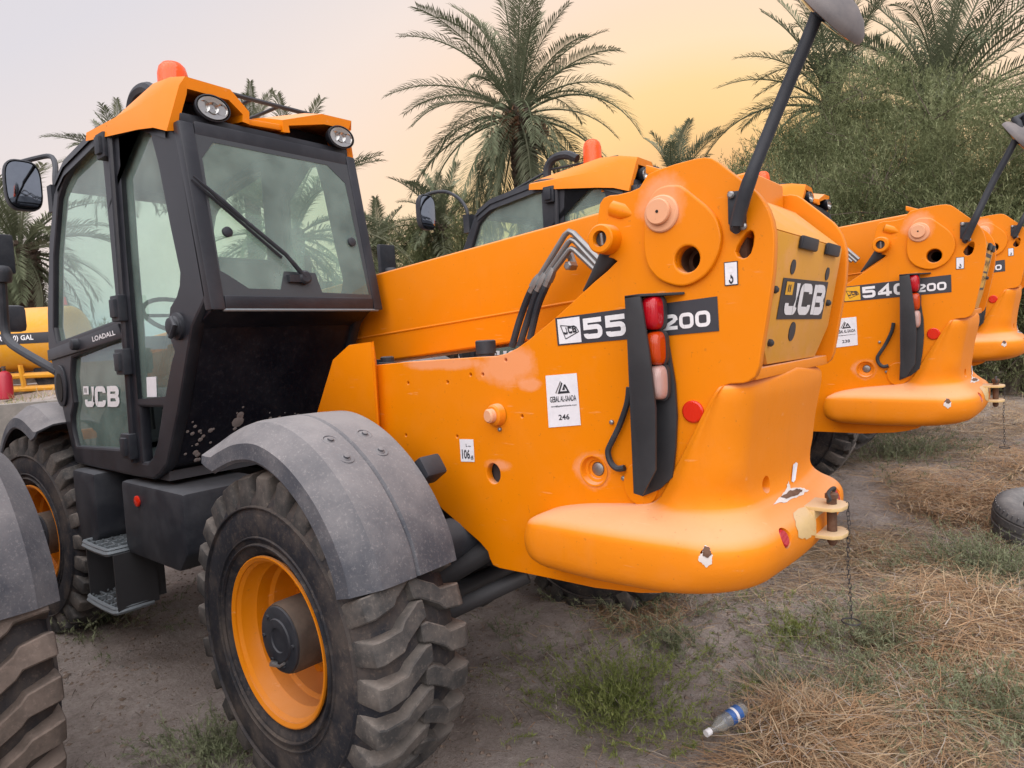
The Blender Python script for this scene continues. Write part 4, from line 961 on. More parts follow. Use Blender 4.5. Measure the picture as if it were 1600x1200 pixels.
for c_px in ((331, 170), (531, 215)):
    c = at(0, .70, c_px)[0]; dd = unit(V(-1, .18, -.12))
    m_ = MB(); rows = []
    a_, b_ = V(0, 1, 0), V(0, 0, 1)
    for t, k in ((-.09, .45), (-.05, .85), (.0, 1.0), (.02, 1.02), (.022, .94)): rows.append([c+dd*t+k*(.084*math.cos(th)*a_+.060*math.sin(th)*b_) for th in np.linspace(0, 6.283, 33)[:-1]])
    m_.grid(rows, True); m_.add(rows[0], [tuple(range(32))]); wl = m_.build('work_lamp', M['plastic'], tele)
    m_ = MB(); rows = []
    for t, k in ((.018, .93), (.021, .9), (.018, .7), (.012, .4), (.010, .02)): rows.append([c+dd*t+k*(.080*math.cos(th)*a_+.056*math.sin(th)*b_) for th in np.linspace(0, 6.283, 33)[:-1]])
    m_.grid(rows, True); m_.build('lamp_glass', M['lampglass'], wl, ang=60)
    for oy in (-.042, .0, .042):
        m_ = MB(); m_.lathe(c+dd*.008+a_*oy, dd, [(-.002, .010), (.012, .026), (.014, .026)], 16, True, False); m_.build('bulb_reflector', M['lampglass'], wl)
# beacon
c = V(1.20, .76, 3.04)
MB().lathe(c+V(0, 0, .0), (0, 0, 1), [(0, .09), (.06, .085), (.085, .082), (.09, .07)], 24).build('beacon_base', M['plastic'], tele)
MB().lathe(c+V(0, 0, .09), (0, 0, 1), [(0, .076), (.13, .073), (.165, .064), (.185, .046), (.195, .02)], 24).build('beacon', M['beacon'], tele)
m_ = MB(); m_.tube(smooth_poly([V(1.62, .80, 3.02), V(1.62, .80, 3.16), V(1.55, .80, 3.235), V(1.42, .80, 3.24), V(1.32, .80, 3.19)], 4, False), .035, 8); m_.build('roof_hose', M['plastic'], tele)
m_ = MB()
for k in range(5): y = .15+.16*k; m_.tube([V(2.2, y, 3.0), V(1.6, y, 3.155), V(.95, y, 3.14)], .010, 6)
m_.tube([V(.95, .1, 3.14), V(.95, .72, 3.14)], .012, 6); m_.build('roof_grille', M['plastic'], tele)
# cab fittings seen through the glass
st = MB(); st.box((1.45, .50, 1.62), (.48, .50, .16)); st.build('seat', M['seat'], tele, bevel=.05, seg=3)
st = MB(); st.hexa([V(1.16, .28, 1.68), V(1.16, .74, 1.68), V(1.28, .74, 1.66), V(1.28, .28, 1.66), V(.98, .31, 2.30), V(.98, .71, 2.30), V(1.09, .71, 2.32), V(1.09, .31, 2.32)]); st.build('seat_back', M['seat'], tele, bevel=.045, seg=3)
st = MB(); st.box((1.45, .50, 1.38), (.40, .40, .34)); st.build('seat_base', M['dark'], tele, bevel=.02)
sw = MB(); c = V(1.95, .50, 2.06); d_ = unit(V(-.6, 0, .8)); a, b = frame_of(d_)
sw.tube([c+.19*(math.cos(t)*a+math.sin(t)*b) for t in np.linspace(0, 6.283, 28)], .014, 8)
for t in (0, 2.1, 4.2): sw.tube([c, c+.19*(math.cos(t)*a+math.sin(t)*b)], .012, 6)
sw.tube([c, c-d_*.45], .03, 8); sw.build('steering_wheel', M['dark'], tele)
st = MB(); st.hexa([V(2.2, .12, 1.25), V(2.2, .95, 1.25), V(2.58, .95, 1.25), V(2.58, .12, 1.25), V(2.25, .12, 1.95), V(2.25, .95, 1.95), V(2.62, .95, 1.88), V(2.62, .12, 1.88)]); st.build('dashboard', M['interior'], tele, bevel=.03)
st = MB(); st.tube([V(1.6, .85, 1.4), V(1.6, .86, 1.75), V(1.5, .86, 1.85)], .02, 8); st.build('control_lever', M['dark'], tele)
st = MB(); st.tube([V(1.05, .13, 1.95), V(1.05, .13, 2.35)], .018, 8); st.box((1.05, .14, 1.98), (.16, .10, .03)); st.build('arm_rest_post', M['dark'], tele)
st = MB(); st.box((1.2, .80, 1.42), (.2, .14, .22)); st.tube([V(1.22, .85, 1.45), V(1.25, .9, 1.55)], .045, 10); st.build('cab_bottle_bin', M['grate'], tele, bevel=.02)
# mirrors at the front left corner
c = V(2.9, 1.0, 2.98)
m_ = MB(); rows = []
for t, k in ((-.05, .6), (-.045, .9), (-.02, 1.0), (.015, 1.0), (.02, .95)): rows.append([V(2.9-t, .985+k*.105*math.copysign(abs(math.cos(th))**.6, math.cos(th)), 2.97+k*.165*math.copysign(abs(math.sin(th))**.6, math.sin(th))) for th in np.linspace(0, 6.283, 33)[:-1]])
m_.grid(rows, True); m_.add(rows[0], [tuple(range(32))]); fm_ = m_.build('front_mirror', M['plastic'], tele)
m_ = MB(); rows = []
for t, k in ((.0205, .94), (.024, .7), (.025, .02)): rows.append([V(2.9-t, .985+k*.10*math.copysign(abs(math.cos(th))**.6, math.cos(th)), 2.97+k*.158*math.copysign(abs(math.sin(th))**.6, math.sin(th))) for th in np.linspace(0, 6.283, 33)[:-1]])
m_.grid(rows, True); m_.build('mirror_glass', M['mirror'], fm_)
m_ = MB(); m_.tube(smooth_poly([V(2.92, .99, 3.12), V(2.9, .90, 3.16), V(2.75, .86, 3.15), V(2.55, .90, 3.05), V(2.42, .95, 2.92), V(2.42, .95, 2.80)], 4, False), .016, 8); m_.box((2.40, .955, 2.80), (.07, .08, .16)); m_.build('mirror_stay', M['plastic'], tele)
L_ = at(1, 1.02, (76, 578), (30, 546), (14, 532), (8, 515), (5, 470), (3, 440))
m_ = MB(); m_.tube(smooth_poly([V(2.58, .98, L_[0][2]-.02)]+L_[1:], 3, False), .030, 10); m_.build('lower_mirror_arm', M['plastic'], tele)
e = L_[-1]; m_ = MB(); m_.lathe(e+V(.0, 0, -.01), (0, 0, 1), [(0, .06), (.08, .07), (.12, .05)], 12); m_.box(e+V(.05, -.0, .20), (.05, .2, .28)); m_.build('lower_mirror', M['plastic'], tele, bevel=.02)
c = at(1, .6, (18, 498))[0]; m_ = MB(); m_.box(c, (.10, .22, .24)); m_.build('nose_mirror', M['plastic'], tele, bevel=.05)

# ------------------------------------------------------------------ the other machines of the row
def dup(o, parent=None, skip=()):
    c = o.copy(); COL.objects.link(c)
    if parent is not None: c.parent = parent
    for ch in list(o.children):
        if ch.name.split('.')[0] in skip: continue
        dup(ch, c, skip)
    return c
def pose(o, t, rz, ry, rx):
    o.rotation_mode = 'XYZ'; o.location = t; o.rotation_euler = (rx, ry, rz)
tele2 = dup(tele); tele2['label'] = 'orange telehandler second in the row, black model badge with yellow emblem and sticker 238'
pose(tele2, (-.277, -2.971, .19), R_(.296), R_(-.769), R_(-1.507))
tele3 = dup(tele); tele3['label'] = 'farthest orange telehandler in the row, its tail cut by the right frame edge'
pose(tele3, (-.428, -5.843, .401), R_(.02), R_(.06), 0)
tele0 = dup(tele); tele0['label'] = 'telehandler nearest the left edge, only its grey mudguard and mud caked tyre in view'
pose(tele0, (.89, 2.876+ROFF, 0), 0, 0, 0)
CAB = ('cab', 'door', 'lower_door', 'quarter', 'window', 'hinge', 'rail', 'paper_tag', 'rear_window', 'wiper', 'rear_panel', 'panel_trim', 'mud_splash', 'windscreen', 'roof', 'lamp_bar', 'work_lamp', 'beacon', 'seat', 'steering_wheel', 'dashboard', 'control_lever', 'arm_rest', 'front_mirror', 'mirror_stay', 'catch_lever', 'lower_mirror', 'nose_mirror')
for tm_, sh_ in ((tele2, (-.33, -.14, -.14)), (tele3, (-.60, -.12, -.22))):
    for ch in tm_.children:
        if ch.name.startswith(CAB): ch.location = V(*ch.location)+V(*sh_)
# muddier tread for the left machine
TLm = TL.copy(); TLm.materials.clear(); TLm.materials.append(M['mudtread'])
for wl in tele0.children:
    if wl.name.startswith('wheel'):
        for ch in wl.children:
            if ch.name.startswith('tread'): ch.data = TLm
flank_labels(tele, '246', '550', True); flank_labels(tele2, '238', '540', False); badge(tele3, '540', False)
logo(QC, tele, M['ink'], M['white']); logo(QC, tele3, M['ink'], M['white'])
d = decal('cover_decal', [cov(.25, 1.80), cov(-.25, 1.80), cov(-.25, 2.03), cov(.25, 2.03)], M['yellow'], tele2)
QY = [cov(.25, 1.80), cov(-.25, 1.80), cov(-.25, 2.03), cov(.25, 2.03)]
mk = MB(); n = quad_normal(QY)
for y0, y1, x0, x1 in ((.0, .06, 0, 1), (.47, .52, 0, 1), (.9, 1, 0, 1), (.0, 1, 0, .04), (.0, 1, .95, 1)):
    mk.add([bil(QY, u, v)+n*.0036 for u, v in ((x0, y0), (x1, y0), (x1, y1), (x0, y1))], [(0, 1, 2, 3)])
r9 = random.Random(5)
for row in (.27, .70):
    for k in range(5):
        x = .14+.16*k
        for q_ in stroke([(x, row-.08+r9.uniform(0, .08)), (x+.04, row+.1), (x+.1, row+r9.uniform(-.05, .1))], .035): mk.add([bil(QY, *p_)+n*.004 for p_ in q_], [(0, 1, 2, 3)])
mk.build('lettering', M['ink'], d, clean=False)

# ------------------------------------------------------------------ ground
HY = np.array([-60, -25, -14, -9, -6.7, -4.94, -3.87, -2.07, -.9, 6, 60.]); HZ = np.array([.9, .75, .62, .50, .41, .39, .21, .16, 0, 0, 0.])
_g = np.random.default_rng(11)
_wv = [(_g.uniform(-1, 1)*f, _g.uniform(-1, 1)*f, _g.uniform(0, 6.28), a) for f, a in ((1.2, .012), (2.2, .012), (3.5, .011), (6, .008), (9, .006), (14, .0045), (22, .0032), (33, .0024), (48, .0016)) for _ in range(4)]
def hgt(x, y):
    x = np.asarray(x, float); y = np.asarray(y, float)
    h = np.interp(y, HY, HZ)
    far = np.clip((x-10.0)/.25, 0, 1)*1.14*np.clip((y+9)/3, 0, 1)
    n = sum(a*np.sin(fx*x+fy*y+p) for fx, fy, p, a in _wv)
    near = 1/(1+((x+1)**2+y**2)/900)
    h = h+far+n*(.35+.65*near)
    # wheel ruts
    return h-.012
def gnd(u, v):
    p = None; z = 0.0
    for _ in range(25):
        p = at(2, z, (u, v))[0]
        if p[0] > 300 or not np.isfinite(p).all(): break
        z = .5*z+.5*float(hgt(p[0], p[1]))
    return V(p[0], p[1], float(hgt(p[0], p[1])))
def axis_vals(lo, hi, c0, c1, fine, grow):
    a = list(np.arange(c0, c1, fine)); s_ = fine
    while a[-1] < hi: s_ *= grow; a.append(a[-1]+s_)
    s_ = fine
    while a[0] > lo: s_ *= grow; a.insert(0, a[0]-s_)
    return np.array(a)
gx = axis_vals(-300, 500, -4.2, 3.4, .035, 1.10); gy = axis_vals(-500, 300, -7.5, 2.3, .035, 1.10)
# keep the step of the retaining wall crisp
gx = np.sort(np.unique(np.concatenate([gx, np.linspace(9.8, 10.5, 8)])))
X, Y = np.meshgrid(gx, gy, indexing='ij'); Z = hgt(X, Y)
def grid_mesh(name, X, Y, Z, mat):
    a, b = X.shape; me = bpy.data.meshes.new(name)
    co = np.stack([X, Y, Z], -1).reshape(-1, 3)
    i = (np.arange(a-1)[:, None]*b+np.arange(b-1)[None]).reshape(-1)
    f = np.stack([i, i+b, i+b+1, i+1], -1)
    me.vertices.add(len(co)); me.vertices.foreach_set('co', co.ravel())
    me.loops.add(f.size); me.loops.foreach_set('vertex_index', f.ravel())
    me.polygons.add(len(f)); me.polygons.foreach_set('loop_start', np.arange(0, f.size, 4)); me.polygons.foreach_set('loop_total', np.full(len(f), 4))
    me.update(calc_edges=True); me.polygons.foreach_set('use_smooth', [True]*len(f)); me.materials.append(mat); return me
mt, n, b = newmat('dry_dirt')
a1 = ramp(n, noise(n, .9, 6, .65), [(.30, (.27, .22, .19)), (.52, (.39, .335, .30)), (.72, (.52, .465, .43))])
a2 = ramp(n, noise(n, 16, 6, .75), [(.30, (.19, .155, .13)), (.62, (.53, .46, .42))])
c = mixc(n, .45, a1, a2); a3 = ramp(n, noise(n, 55, 5, .8), [(.36, (.10, .08, .07)), (.50, (.34, .29, .26)), (.66, (.52, .47, .43))]); c = mixc(n, .30, c, a3); st_ = ramp(n, noise(n, 3.0, 6, .7, stretch=(1, .35, 1)), [(.44, (0, 0, 0)), (.70, (1, 1, 1))]); c = mixc(n, mth(n, 'MULTIPLY', st_, .45), c, (.17, .135, .115, 1))
salt = ramp(n, noise(n, 2.2, 7, .75), [(.56, (0, 0, 0)), (.74, (1, 1, 1))]); c = mixc(n, mth(n, 'MULTIPLY', salt, .45), c, (.50, .45, .42, 1))
peb = n.nodes.new('ShaderNodeTexVoronoi'); peb.inputs['Scale'].default_value = 45; tc = n.nodes.new('ShaderNodeTexCoord'); n.links.new(tc.outputs['Object'], peb.inputs[0])
c = mixc(n, ramp(n, peb.outputs['Distance'], [(.0, (.35, .35, .35)), (.25, (0, 0, 0))]), c, (.22, .20, .18, 1))
n.links.new(c, b.inputs['Base Color']); b.inputs['Roughness'].default_value = .95; b.inputs['Specular IOR Level'].default_value = .15
hh = mth(n, 'ADD', mth(n, 'MULTIPLY', noise(n, 22, 8, .75), .7), mth(n, 'MULTIPLY', noise(n, 90, 4, .7), .3)); bump(n, b, hh, 1.0, .045)
M['dirt'] = mt
tag(link('ground', grid_mesh('ground', X, Y, Z, M['dirt'])), kind='structure')

# ------------------------------------------------------------------ fast scatter meshes (numpy)
def ribbons(name, P0, D, L, W, bend, mats, midx=None, seg=3, grav=None):
    """curved tapering blades: P0 roots, D directions, L lengths, W widths, bend sideways curl"""
    N = len(P0); D = D/np.linalg.norm(D, axis=1, keepdims=True)
    up = np.array([0, 0, 1.0]); S = np.cross(D, up+rng.normal(0, .3, (N, 3))); S /= np.maximum(np.linalg.norm(S, axis=1, keepdims=True), 1e-6)
    vs = np.zeros((N, (seg+1)*2, 3))
    for k in range(seg+1):
        t = k/seg
        c_ = P0+D*(L*t)[:, None]+bend*(t*t*L)[:, None]
        w_ = (W*(1-.85*t))[:, None]
        vs[:, 2*k] = c_-S*w_/2; vs[:, 2*k+1] = c_+S*w_/2
    q = np.array([[2*k, 2*k+1, 2*k+3, 2*k+2] for k in range(seg)])
    f = (np.arange(N)[:, None, None]*((seg+1)*2)+q[None]).reshape(-1, 4)
    me = bpy.data.meshes.new(name)
    me.vertices.add(vs.shape[0]*vs.shape[1]); me.vertices.foreach_set('co', vs.reshape(-1))
    me.loops.add(f.size); me.loops.foreach_set('vertex_index', f.ravel().astype(np.int32))
    me.polygons.add(len(f)); me.polygons.foreach_set('loop_start', np.arange(0, f.size, 4, dtype=np.int32)); me.polygons.foreach_set('loop_total', np.full(len(f), 4, dtype=np.int32))
    if midx is not None: me.polygons.foreach_set('material_index', np.repeat(midx, seg).astype(np.int32))
    me.update(calc_edges=True)
    for m_ in (mats if isinstance(mats, list) else [mats]): me.materials.append(m_)
    return me
M['straw'] = leafmat('dry_straw', (.44, .32, .195, 1), (.58, .46, .31, 1), 4, .15)
M['straw_red'] = leafmat('rusty_dry_grass', (.37, .225, .125, 1), (.49, .325, .195, 1), 3, .15)
M['straw_grey'] = leafmat('weathered_straw', (.36, .31, .26, 1), (.50, .44, .38, 1), 4, .1)
M['twig'] = leafmat('dark_twigs', (.085, .062, .05, 1), (.15, .11, .09, 1), 4, 0)
M['weed'] = leafmat('grey_green_weed', (.15, .175, .095, 1), (.27, .285, .18, 1), 5, .2)
M['weedbright'] = leafmat('bright_green_weed', (.17, .21, .06, 1), (.29, .32, .12, 1), 5, .25)
M['leafdark'] = leafmat('dark_feathery_leaf', (.105, .13, .060, 1), (.25, .275, .145, 1), .8, .3)
M['leafpale'] = leafmat('pale_feathery_leaf', (.22, .25, .125, 1), (.38, .40, .23, 1), .9, .35)
M['frond'] = leafmat('palm_frond', (.11, .13, .078, 1), (.19, .21, .135, 1), .8, .2)
M['frondpale'] = leafmat('pale_palm_frond', (.175, .195, .125, 1), (.27, .28, .195, 1), .8, .25)  # paler frond tone, shared out by band and variant
M['dryfrond'] = leafmat('dry_palm_frond', (.16, .12, .075, 1), (.24, .18, .12, 1), .8, .1)
M['bark'] = dusty('palm_bark', (.085, .062, .048, 1), (.17, .135, .11, 1), .8, .9, 8, 0, .2, .2)
M['wood'] = dusty('grey_branch', (.10, .08, .065, 1), (.18, .15, .12, 1), .8, .9, 10, 0, .2, .1)
M['dates'] = plain('ripening_dates', (.16, .075, .035), .6)
def pts_on(x, y, dz=0): return np.stack([x, y, hgt(x, y)+dz], -1)

# loose straw litter: dense where the picture shows it (behind the row), thin elsewhere
def density(x, y):
    d = np.clip((-y-.9)/1.2, 0, 1)*np.clip((1.0-x)/1.2, .05, 1)
    d = d*(.45+.55*np.sin(1.9*x+.7)*np.sin(1.3*y+1.1)+.25*np.sin(4.1*x-2.2*y))
    return np.clip(d, 0.015, 1)
def litter(N, lo, hi):
    out = []
    while sum(len(o) for o in out) < N:
        x = rng.uniform(lo[0], hi[0], 40000); y = rng.uniform(lo[1], hi[1], 40000)
        k = rng.uniform(0, 1, 40000) < density(x, y); out.append(np.stack([x[k], y[k]], -1))
    return np.concatenate(out)[:N]
def straw_object(name, P, lmin, lmax, w, lift, flat, mats, probs, kind='stuff', label=None, cat=None):
    N = len(P); a = rng.uniform(0, 6.283, N); e = np.abs(rng.normal(0, flat, N))
    D = np.stack([np.cos(a)*np.cos(e), np.sin(a)*np.cos(e), np.sin(e)], -1); L = rng.uniform(lmin, lmax, N)
    B = rng.normal(0, .35, (N, 3)); B[:, 2] = -np.sin(e)*.75+rng.normal(0, .06, N)
    o = link(name, ribbons(name, pts_on(P[:, 0], P[:, 1], rng.uniform(0, lift, N)), D, L, rng.uniform(.6, 1.3, N)*w, B, mats, rng.choice(len(mats), N, p=probs)))
    return tag(o, label, cat, kind=kind)
SM = [M['straw'], M['straw_red'], M['straw_grey'], M['twig']]
straw_object('straw_litter', litter(80000, (-3.6, -9), (2.5, .6)), .05, .20, .0034, .02, .16, SM, [.33, .2, .35, .12], label='loose dry straw and twigs littering the ground behind the row', cat='straw')
P = np.stack([rng.uniform(-3.2, 4, 1500), rng.uniform(-1.4, 2.4, 1500)], -1)
straw_object('dry_twigs', P, .03, .13, .004, .006, .08, [M['twig'], M['straw_grey']], [.65, .35], label='short dark twigs scattered on the bare soil by the wheels', cat='twigs')
far_ = np.stack([rng.uniform(-9, 4, 26000), rng.uniform(-22, -7, 26000)], -1)
straw_object('far_straw', far_, .10, .35, .008, .03, .5, SM, [.45, .3, .2, .05], label='pale dry grass on the open ground before the far bushes', cat='dry grass')
# mounds of tangled dry grass
def tangle(u, v, rad, N, hgt_, mats, probs, w=.0042, lmin=.15, lmax=.45, name='dry_grass', label='', group=None, cat='dry grass', sx=1.0):
    c_ = gnd(u, v); K = 9; ck = rng.normal(0, .42, (K, 2))*rad; kk = rng.integers(0, K, N)
    off = ck[kk]+rng.normal(0, .34, (N, 2))*rad*rng.uniform(.4, 1.0, K)[kk][:, None]; r = np.linalg.norm(off, axis=1)
    x = c_[0]+off[:, 0]*sx; y = c_[1]+off[:, 1]
    main = rng.uniform(0, 6.283, K); th = main[kk]+rng.normal(0, .9, N); e = np.clip(np.abs(rng.normal(.22, .30, N)), 0, 1.2)
    D = np.stack([np.cos(th)*np.cos(e), np.sin(th)*np.cos(e), np.sin(e)], -1); L = rng.uniform(lmin, lmax, N)*rng.uniform(.5, 1, N)
    B = rng.normal(0, .45, (N, 3)); B[:, 2] = -np.sin(e)*1.0+rng.normal(0, .12, N)
    lift = rng.uniform(0, 1, N)**1.5*hgt_*np.clip(1-(r/rad/1.4)**2, .05, 1)
    P = pts_on(x, y, lift); P = P-np.array([c_[0], c_[1], c_[2]])
    o = link(name, ribbons(name, P, D, L, rng.uniform(.6, 1.3, N)*w, B, mats, rng.choice(len(mats), N, p=probs), seg=4)); o.location = c_
    return tag(o, label, cat, group)
TG = 'mounds of dry grass behind the row'
for u, v, rad, N, h_, pr, lb in ((1285, 1150, .34, 3600, .14, [.45, .45, .08, .02], 'rusty mound of dry grass at the bottom edge beside the plastic bottle'),
    (1480, 985, .60, 6500, .18, [.42, .43, .10, .05], 'largest mound of dry grass, right of the middle between the green weeds'),
    (1560, 1060, .45, 4000, .15, [.45, .40, .10, .05], 'dry grass mound at the right edge below the largest mound'),
    (1490, 800, .75, 5500, .20, [.25, .62, .10, .03], 'reddish dry grass mound left of the discarded tyre'),
    (1560, 745, .8, 2600, .22, [.2, .66, .10, .04], 'reddish dry grass behind the discarded tyre'),
    (1390, 880, .5, 3000, .08, [.50, .25, .22, .03], 'low pale straw patch right of the tow hitch chain'),
    (1420, 1120, .45, 3200, .10, [.45, .3, .2, .05], 'thin straw tangle near the bottom right corner'),
    (1550, 650, 1.2, 2600, .10, [.5, .3, .18, .02], 'pale flattened straw beyond the second telehandler'),
    (1010, 960, .25, 800, .06, [.3, .55, .1, .05], 'small reddish straw patch under the counterweight')):
    tangle(u, v, rad, N, h_, SM, pr, label=lb, group=TG)
# green weeds: stems with many small leaflets
def weed(u, v, rad, stems, h_, mat, label, leaf=.016, spread=.8, group='green weeds', name='weed', per=26):
    c_ = gnd(u, v); P0s, Ds, Ls, Ws, Bs, Ms = [], [], [], [], [], []
    for k in range(stems):
        r = min(1.6, abs(rng.normal(0, .75)))*rad; a = rng.uniform(0, 6.283)+.35*math.sin(k)
        p = V(r*math.cos(a), r*math.sin(a), 0); p[2] = float(hgt(c_[0]+p[0], c_[1]+p[1]))-c_[2]
        out = V(math.cos(a), math.sin(a), 0)*(r/rad)*spread+V(*(rng.normal(0, .35, 2)), 0)
        d = unit(V(out[0], out[1], rng.uniform(.5, 1.1))); L = h_*rng.uniform(.5, 1.15)
        curl = V(rng.normal(0, .25), rng.normal(0, .25), -.25)
        P0s.append(p); Ds.append(d); Ls.append(L); Ws.append(.0035); Bs.append(curl); Ms.append(1 if rng.uniform() < .5 else 0)
        for j in range(per):
            t = rng.uniform(.12, 1.0); q = p+d*L*t+curl*t*t*L
            dd = unit(d*.5+rng.normal(0, .7, 3)); P0s.append(q); Ds.append(dd); Ls.append(leaf*rng.uniform(.6, 1.7)); Ws.append(leaf*rng.uniform(.22, .42)); Bs.append(rng.normal(0, .2, 3)); Ms.append(0)
    me = ribbons(name, np.array(P0s), np.array(Ds), np.array(Ls), np.array(Ws), np.array(Bs), [mat, M['straw_grey']], np.array(Ms), seg=2)
    o = link(name, me); o.location = c_; return tag(o, label, 'weed', group)
weed(965, 1100, .36, 520, .19, M['weedbright'], 'bright green weed clump on bare soil in front of the counterweight', .017)
weed(1050, 1010, .26, 130, .14, M['weed'], 'sparse dark weed behind the bright green clump')
weed(1540, 900, .42, 420, .34, M['weed'], 'grey green weed below the discarded tyre', .02)
weed(1370, 1010, .34, 260, .32, M['weed'], 'grey green weed with bare twigs left of the largest dry grass mound', .018)
weed(1340, 1105, .28, 200, .28, M['weed'], 'grey green weed right of the plastic bottle', .018)
weed(1565, 1150, .28, 230, .36, M['weed'], 'tall grey green weed in the bottom right corner', .02)
weed(1235, 995, .26, 150, .12, M['weedbright'], 'small yellowish weed beside the bare track', .014)
weed(345, 1180, .26, 240, .16, M['weed'], 'weed clump at the foot of the near rear tyre', .017)
weed(150, 980, .34, 120, .34, M['weed'], 'straggly weed growing in front of the front wheel', .02)
weed(790, 1000, .18, 14, .26, M['weed'], 'thin pale weed in the shade beside the near rear tyre', .02)
weed(520, 1195, .04, 7, .13, M['weed'], 'tiny weed standing before the near rear tyre', .013)
weed(1400, 715, .8, 330, .36, M['weed'], 'dark weeds in the shade under the second telehandler', .024)
weed(1190, 1075, .2, 80, .13, M['weed'], 'little weed left of the plastic bottle', .014)
weed(985, 955, .42, 170, .24, M['weed'], 'dark weeds in the shade beneath the counterweight', .018)
# long bare stalks
N = 260; c_ = litter(N, (-2.6, -4.5), (.6, -1.0)); th = rng.uniform(0, 6.283, N); e = rng.uniform(.05, 1.0, N)
D = np.stack([np.cos(th)*np.cos(e), np.sin(th)*np.cos(e), np.sin(e)], -1); B = rng.normal(0, .4, (N, 3)); B[:, 2] = -np.sin(e)*.9
o = link('bare_stalks', ribbons('bare_stalks', pts_on(c_[:, 0], c_[:, 1]), D, rng.uniform(.25, .6, N), np.full(N, .005), B, SM, rng.choice(4, N, p=[.6, .1, .2, .1]), seg=6)); tag(o, 'long bare bent stalks sticking out of the dry grass', 'stalks', kind='stuff')
# pebbles and clods
def stones(name, P, smin, smax, mat, label):
    N = len(P); base = np.array([(1, 0, 0), (-1, 0, 0), (0, 1, 0), (0, -1, 0), (0, 0, .6), (0, 0, -.6)], float)
    fs = np.array([(0, 2, 4), (2, 1, 4), (1, 3, 4), (3, 0, 4), (2, 0, 5), (1, 2, 5), (3, 1, 5), (0, 3, 5)])
    s_ = (smin*(smax/smin)**rng.uniform(0, 1, N)**2)[:, None, None]
    vs = base[None]*s_*rng.uniform(.6, 1.3, (N, 6, 3))+pts_on(P[:, 0], P[:, 1])[:, None, :]+np.array([0, 0, .0])
    f = (np.arange(N)[:, None, None]*6+fs[None]).reshape(-1, 3); me = bpy.data.meshes.new(name)
    me.from_pydata(vs.reshape(-1, 3).tolist(), [], f.tolist()); me.materials.append(mat)
    return tag(link(name, me), label, 'gravel', kind='stuff')
M['stone'] = dusty('grey_stone', (.15, .14, .13, 1), (.30, .27, .24, 1), .7, .9, 25, 0, .2, .3)
M['clod'] = dusty('dirt_clod', (.15, .11, .085, 1), (.24, .19, .155, 1), .7, .95, 25, 0, .1, .3)
P = np.concatenate([litter(9000, (-3.2, -8), (1.5, -1.6)), np.stack([rng.uniform(-3.4, 3.2, 900), rng.uniform(-1.2, 2.0, 900)], -1)])
stones('gravel', P, .004, .022, M['stone'], 'grey gravel and small stones strewn over the track')
P = np.stack([rng.uniform(-3.2, 4, 14000), rng.uniform(-2.2, 2.4, 14000)], -1); stones('dirt_clods', P, .003, .020, M['clod'], 'small clods of dry soil on the bare ground by the wheels')

# ------------------------------------------------------------------ discarded tyre and bottle
c_ = gnd(1598, 868)
ty = thing('discarded_tyre', 'worn grey car tyre lying in the dry grass at the right edge', 'tyre', tuple(V(c_[0]+.03, c_[1]-.24, c_[2]+.150)+CM[0]*.30))
ty.rotation_euler = (R_(-9), R_(-5), 0); ty.scale = (1.22, 1.22, 1.32)
m_ = MB(); prof = [(-.085, .20), (-.10, .215), (-.112, .25), (-.108, .285), (-.092, .315), (-.06, .328), (-.058, .320), (-.050, .320), (-.048, .330), (-.012, .333), (-.010, .324), (.010, .324), (.012, .333), (.048, .330), (.050, .320), (.058, .320), (.06, .328), (.092, .315), (.108, .285), (.112, .25), (.10, .215), (.085, .20), (.085, .185), (.075, .19), (.095, .25), (.08, .30), (-.08, .30), (-.095, .25), (-.075, .19), (-.085, .185), (-.085, .20)]
m_.lathe((0, 0, 0), (0, 0, 1), prof, 56, False, False); m_.build('carcass', dusty('aged_tyre_rubber', (.09, .09, .095, 1), (.24, .23, .22, 1), .6, .85, 9, 60, .2, .4), ty, ang=40)
m_ = MB()
for k in range(56):
    a = 2*math.pi*k/56
    for z, s_ in ((.076, 1), (-.076, -1)): m_.tube([V(.322*math.cos(a), .322*math.sin(a), z*.82), V(.316*math.cos(a+.02), .316*math.sin(a+.02), z*1.2)], .005, 4)
m_.build('tread', M['guard'], ty)['kind'] = 'stuff'
c_ = gnd(1125, 1158); c2 = gnd(1160, 1134); ax_ = unit(c2-c_); L_ = .24
M['pet'] = glass('clear_bottle_plastic', (.86, .88, .86, 1), .25, (.6, .6, .58, 1)); M['bluelabel'] = plain('blue_label_film', (.04, .12, .36), .35)
bt = thing('plastic_bottle', 'empty clear plastic bottle with a blue label lying beside the dry grass', 'bottle', tuple(c_+V(0, 0, .075)))
p0 = -ax_*.075
m_ = MB(); m_.lathe(p0, ax_, [(.0, .0135), (.03, .0135), (.045, .017), (.075, .031), (.10, .033), (.12, .031), (.125, .033), (.215, .033), (.232, .029), (.235, .015)], 24); m_.build('bottle_body', M['pet'], bt)
MB().lathe(p0, ax_, [(-.012, .0155), (.014, .0155), (.016, .014)], 20).build('cap', M['white'], bt)
m_ = MB(); m_.lathe(p0, ax_, [(.13, .0338), (.20, .0338)], 24, False, False); lb_ = m_.build('label_band', M['bluelabel'], bt)
m_ = MB(); m_.lathe(p0, ax_, [(.158, .0342), (.172, .0342)], 24, False, False); m_.build('label_stripe', M['white'], lb_)

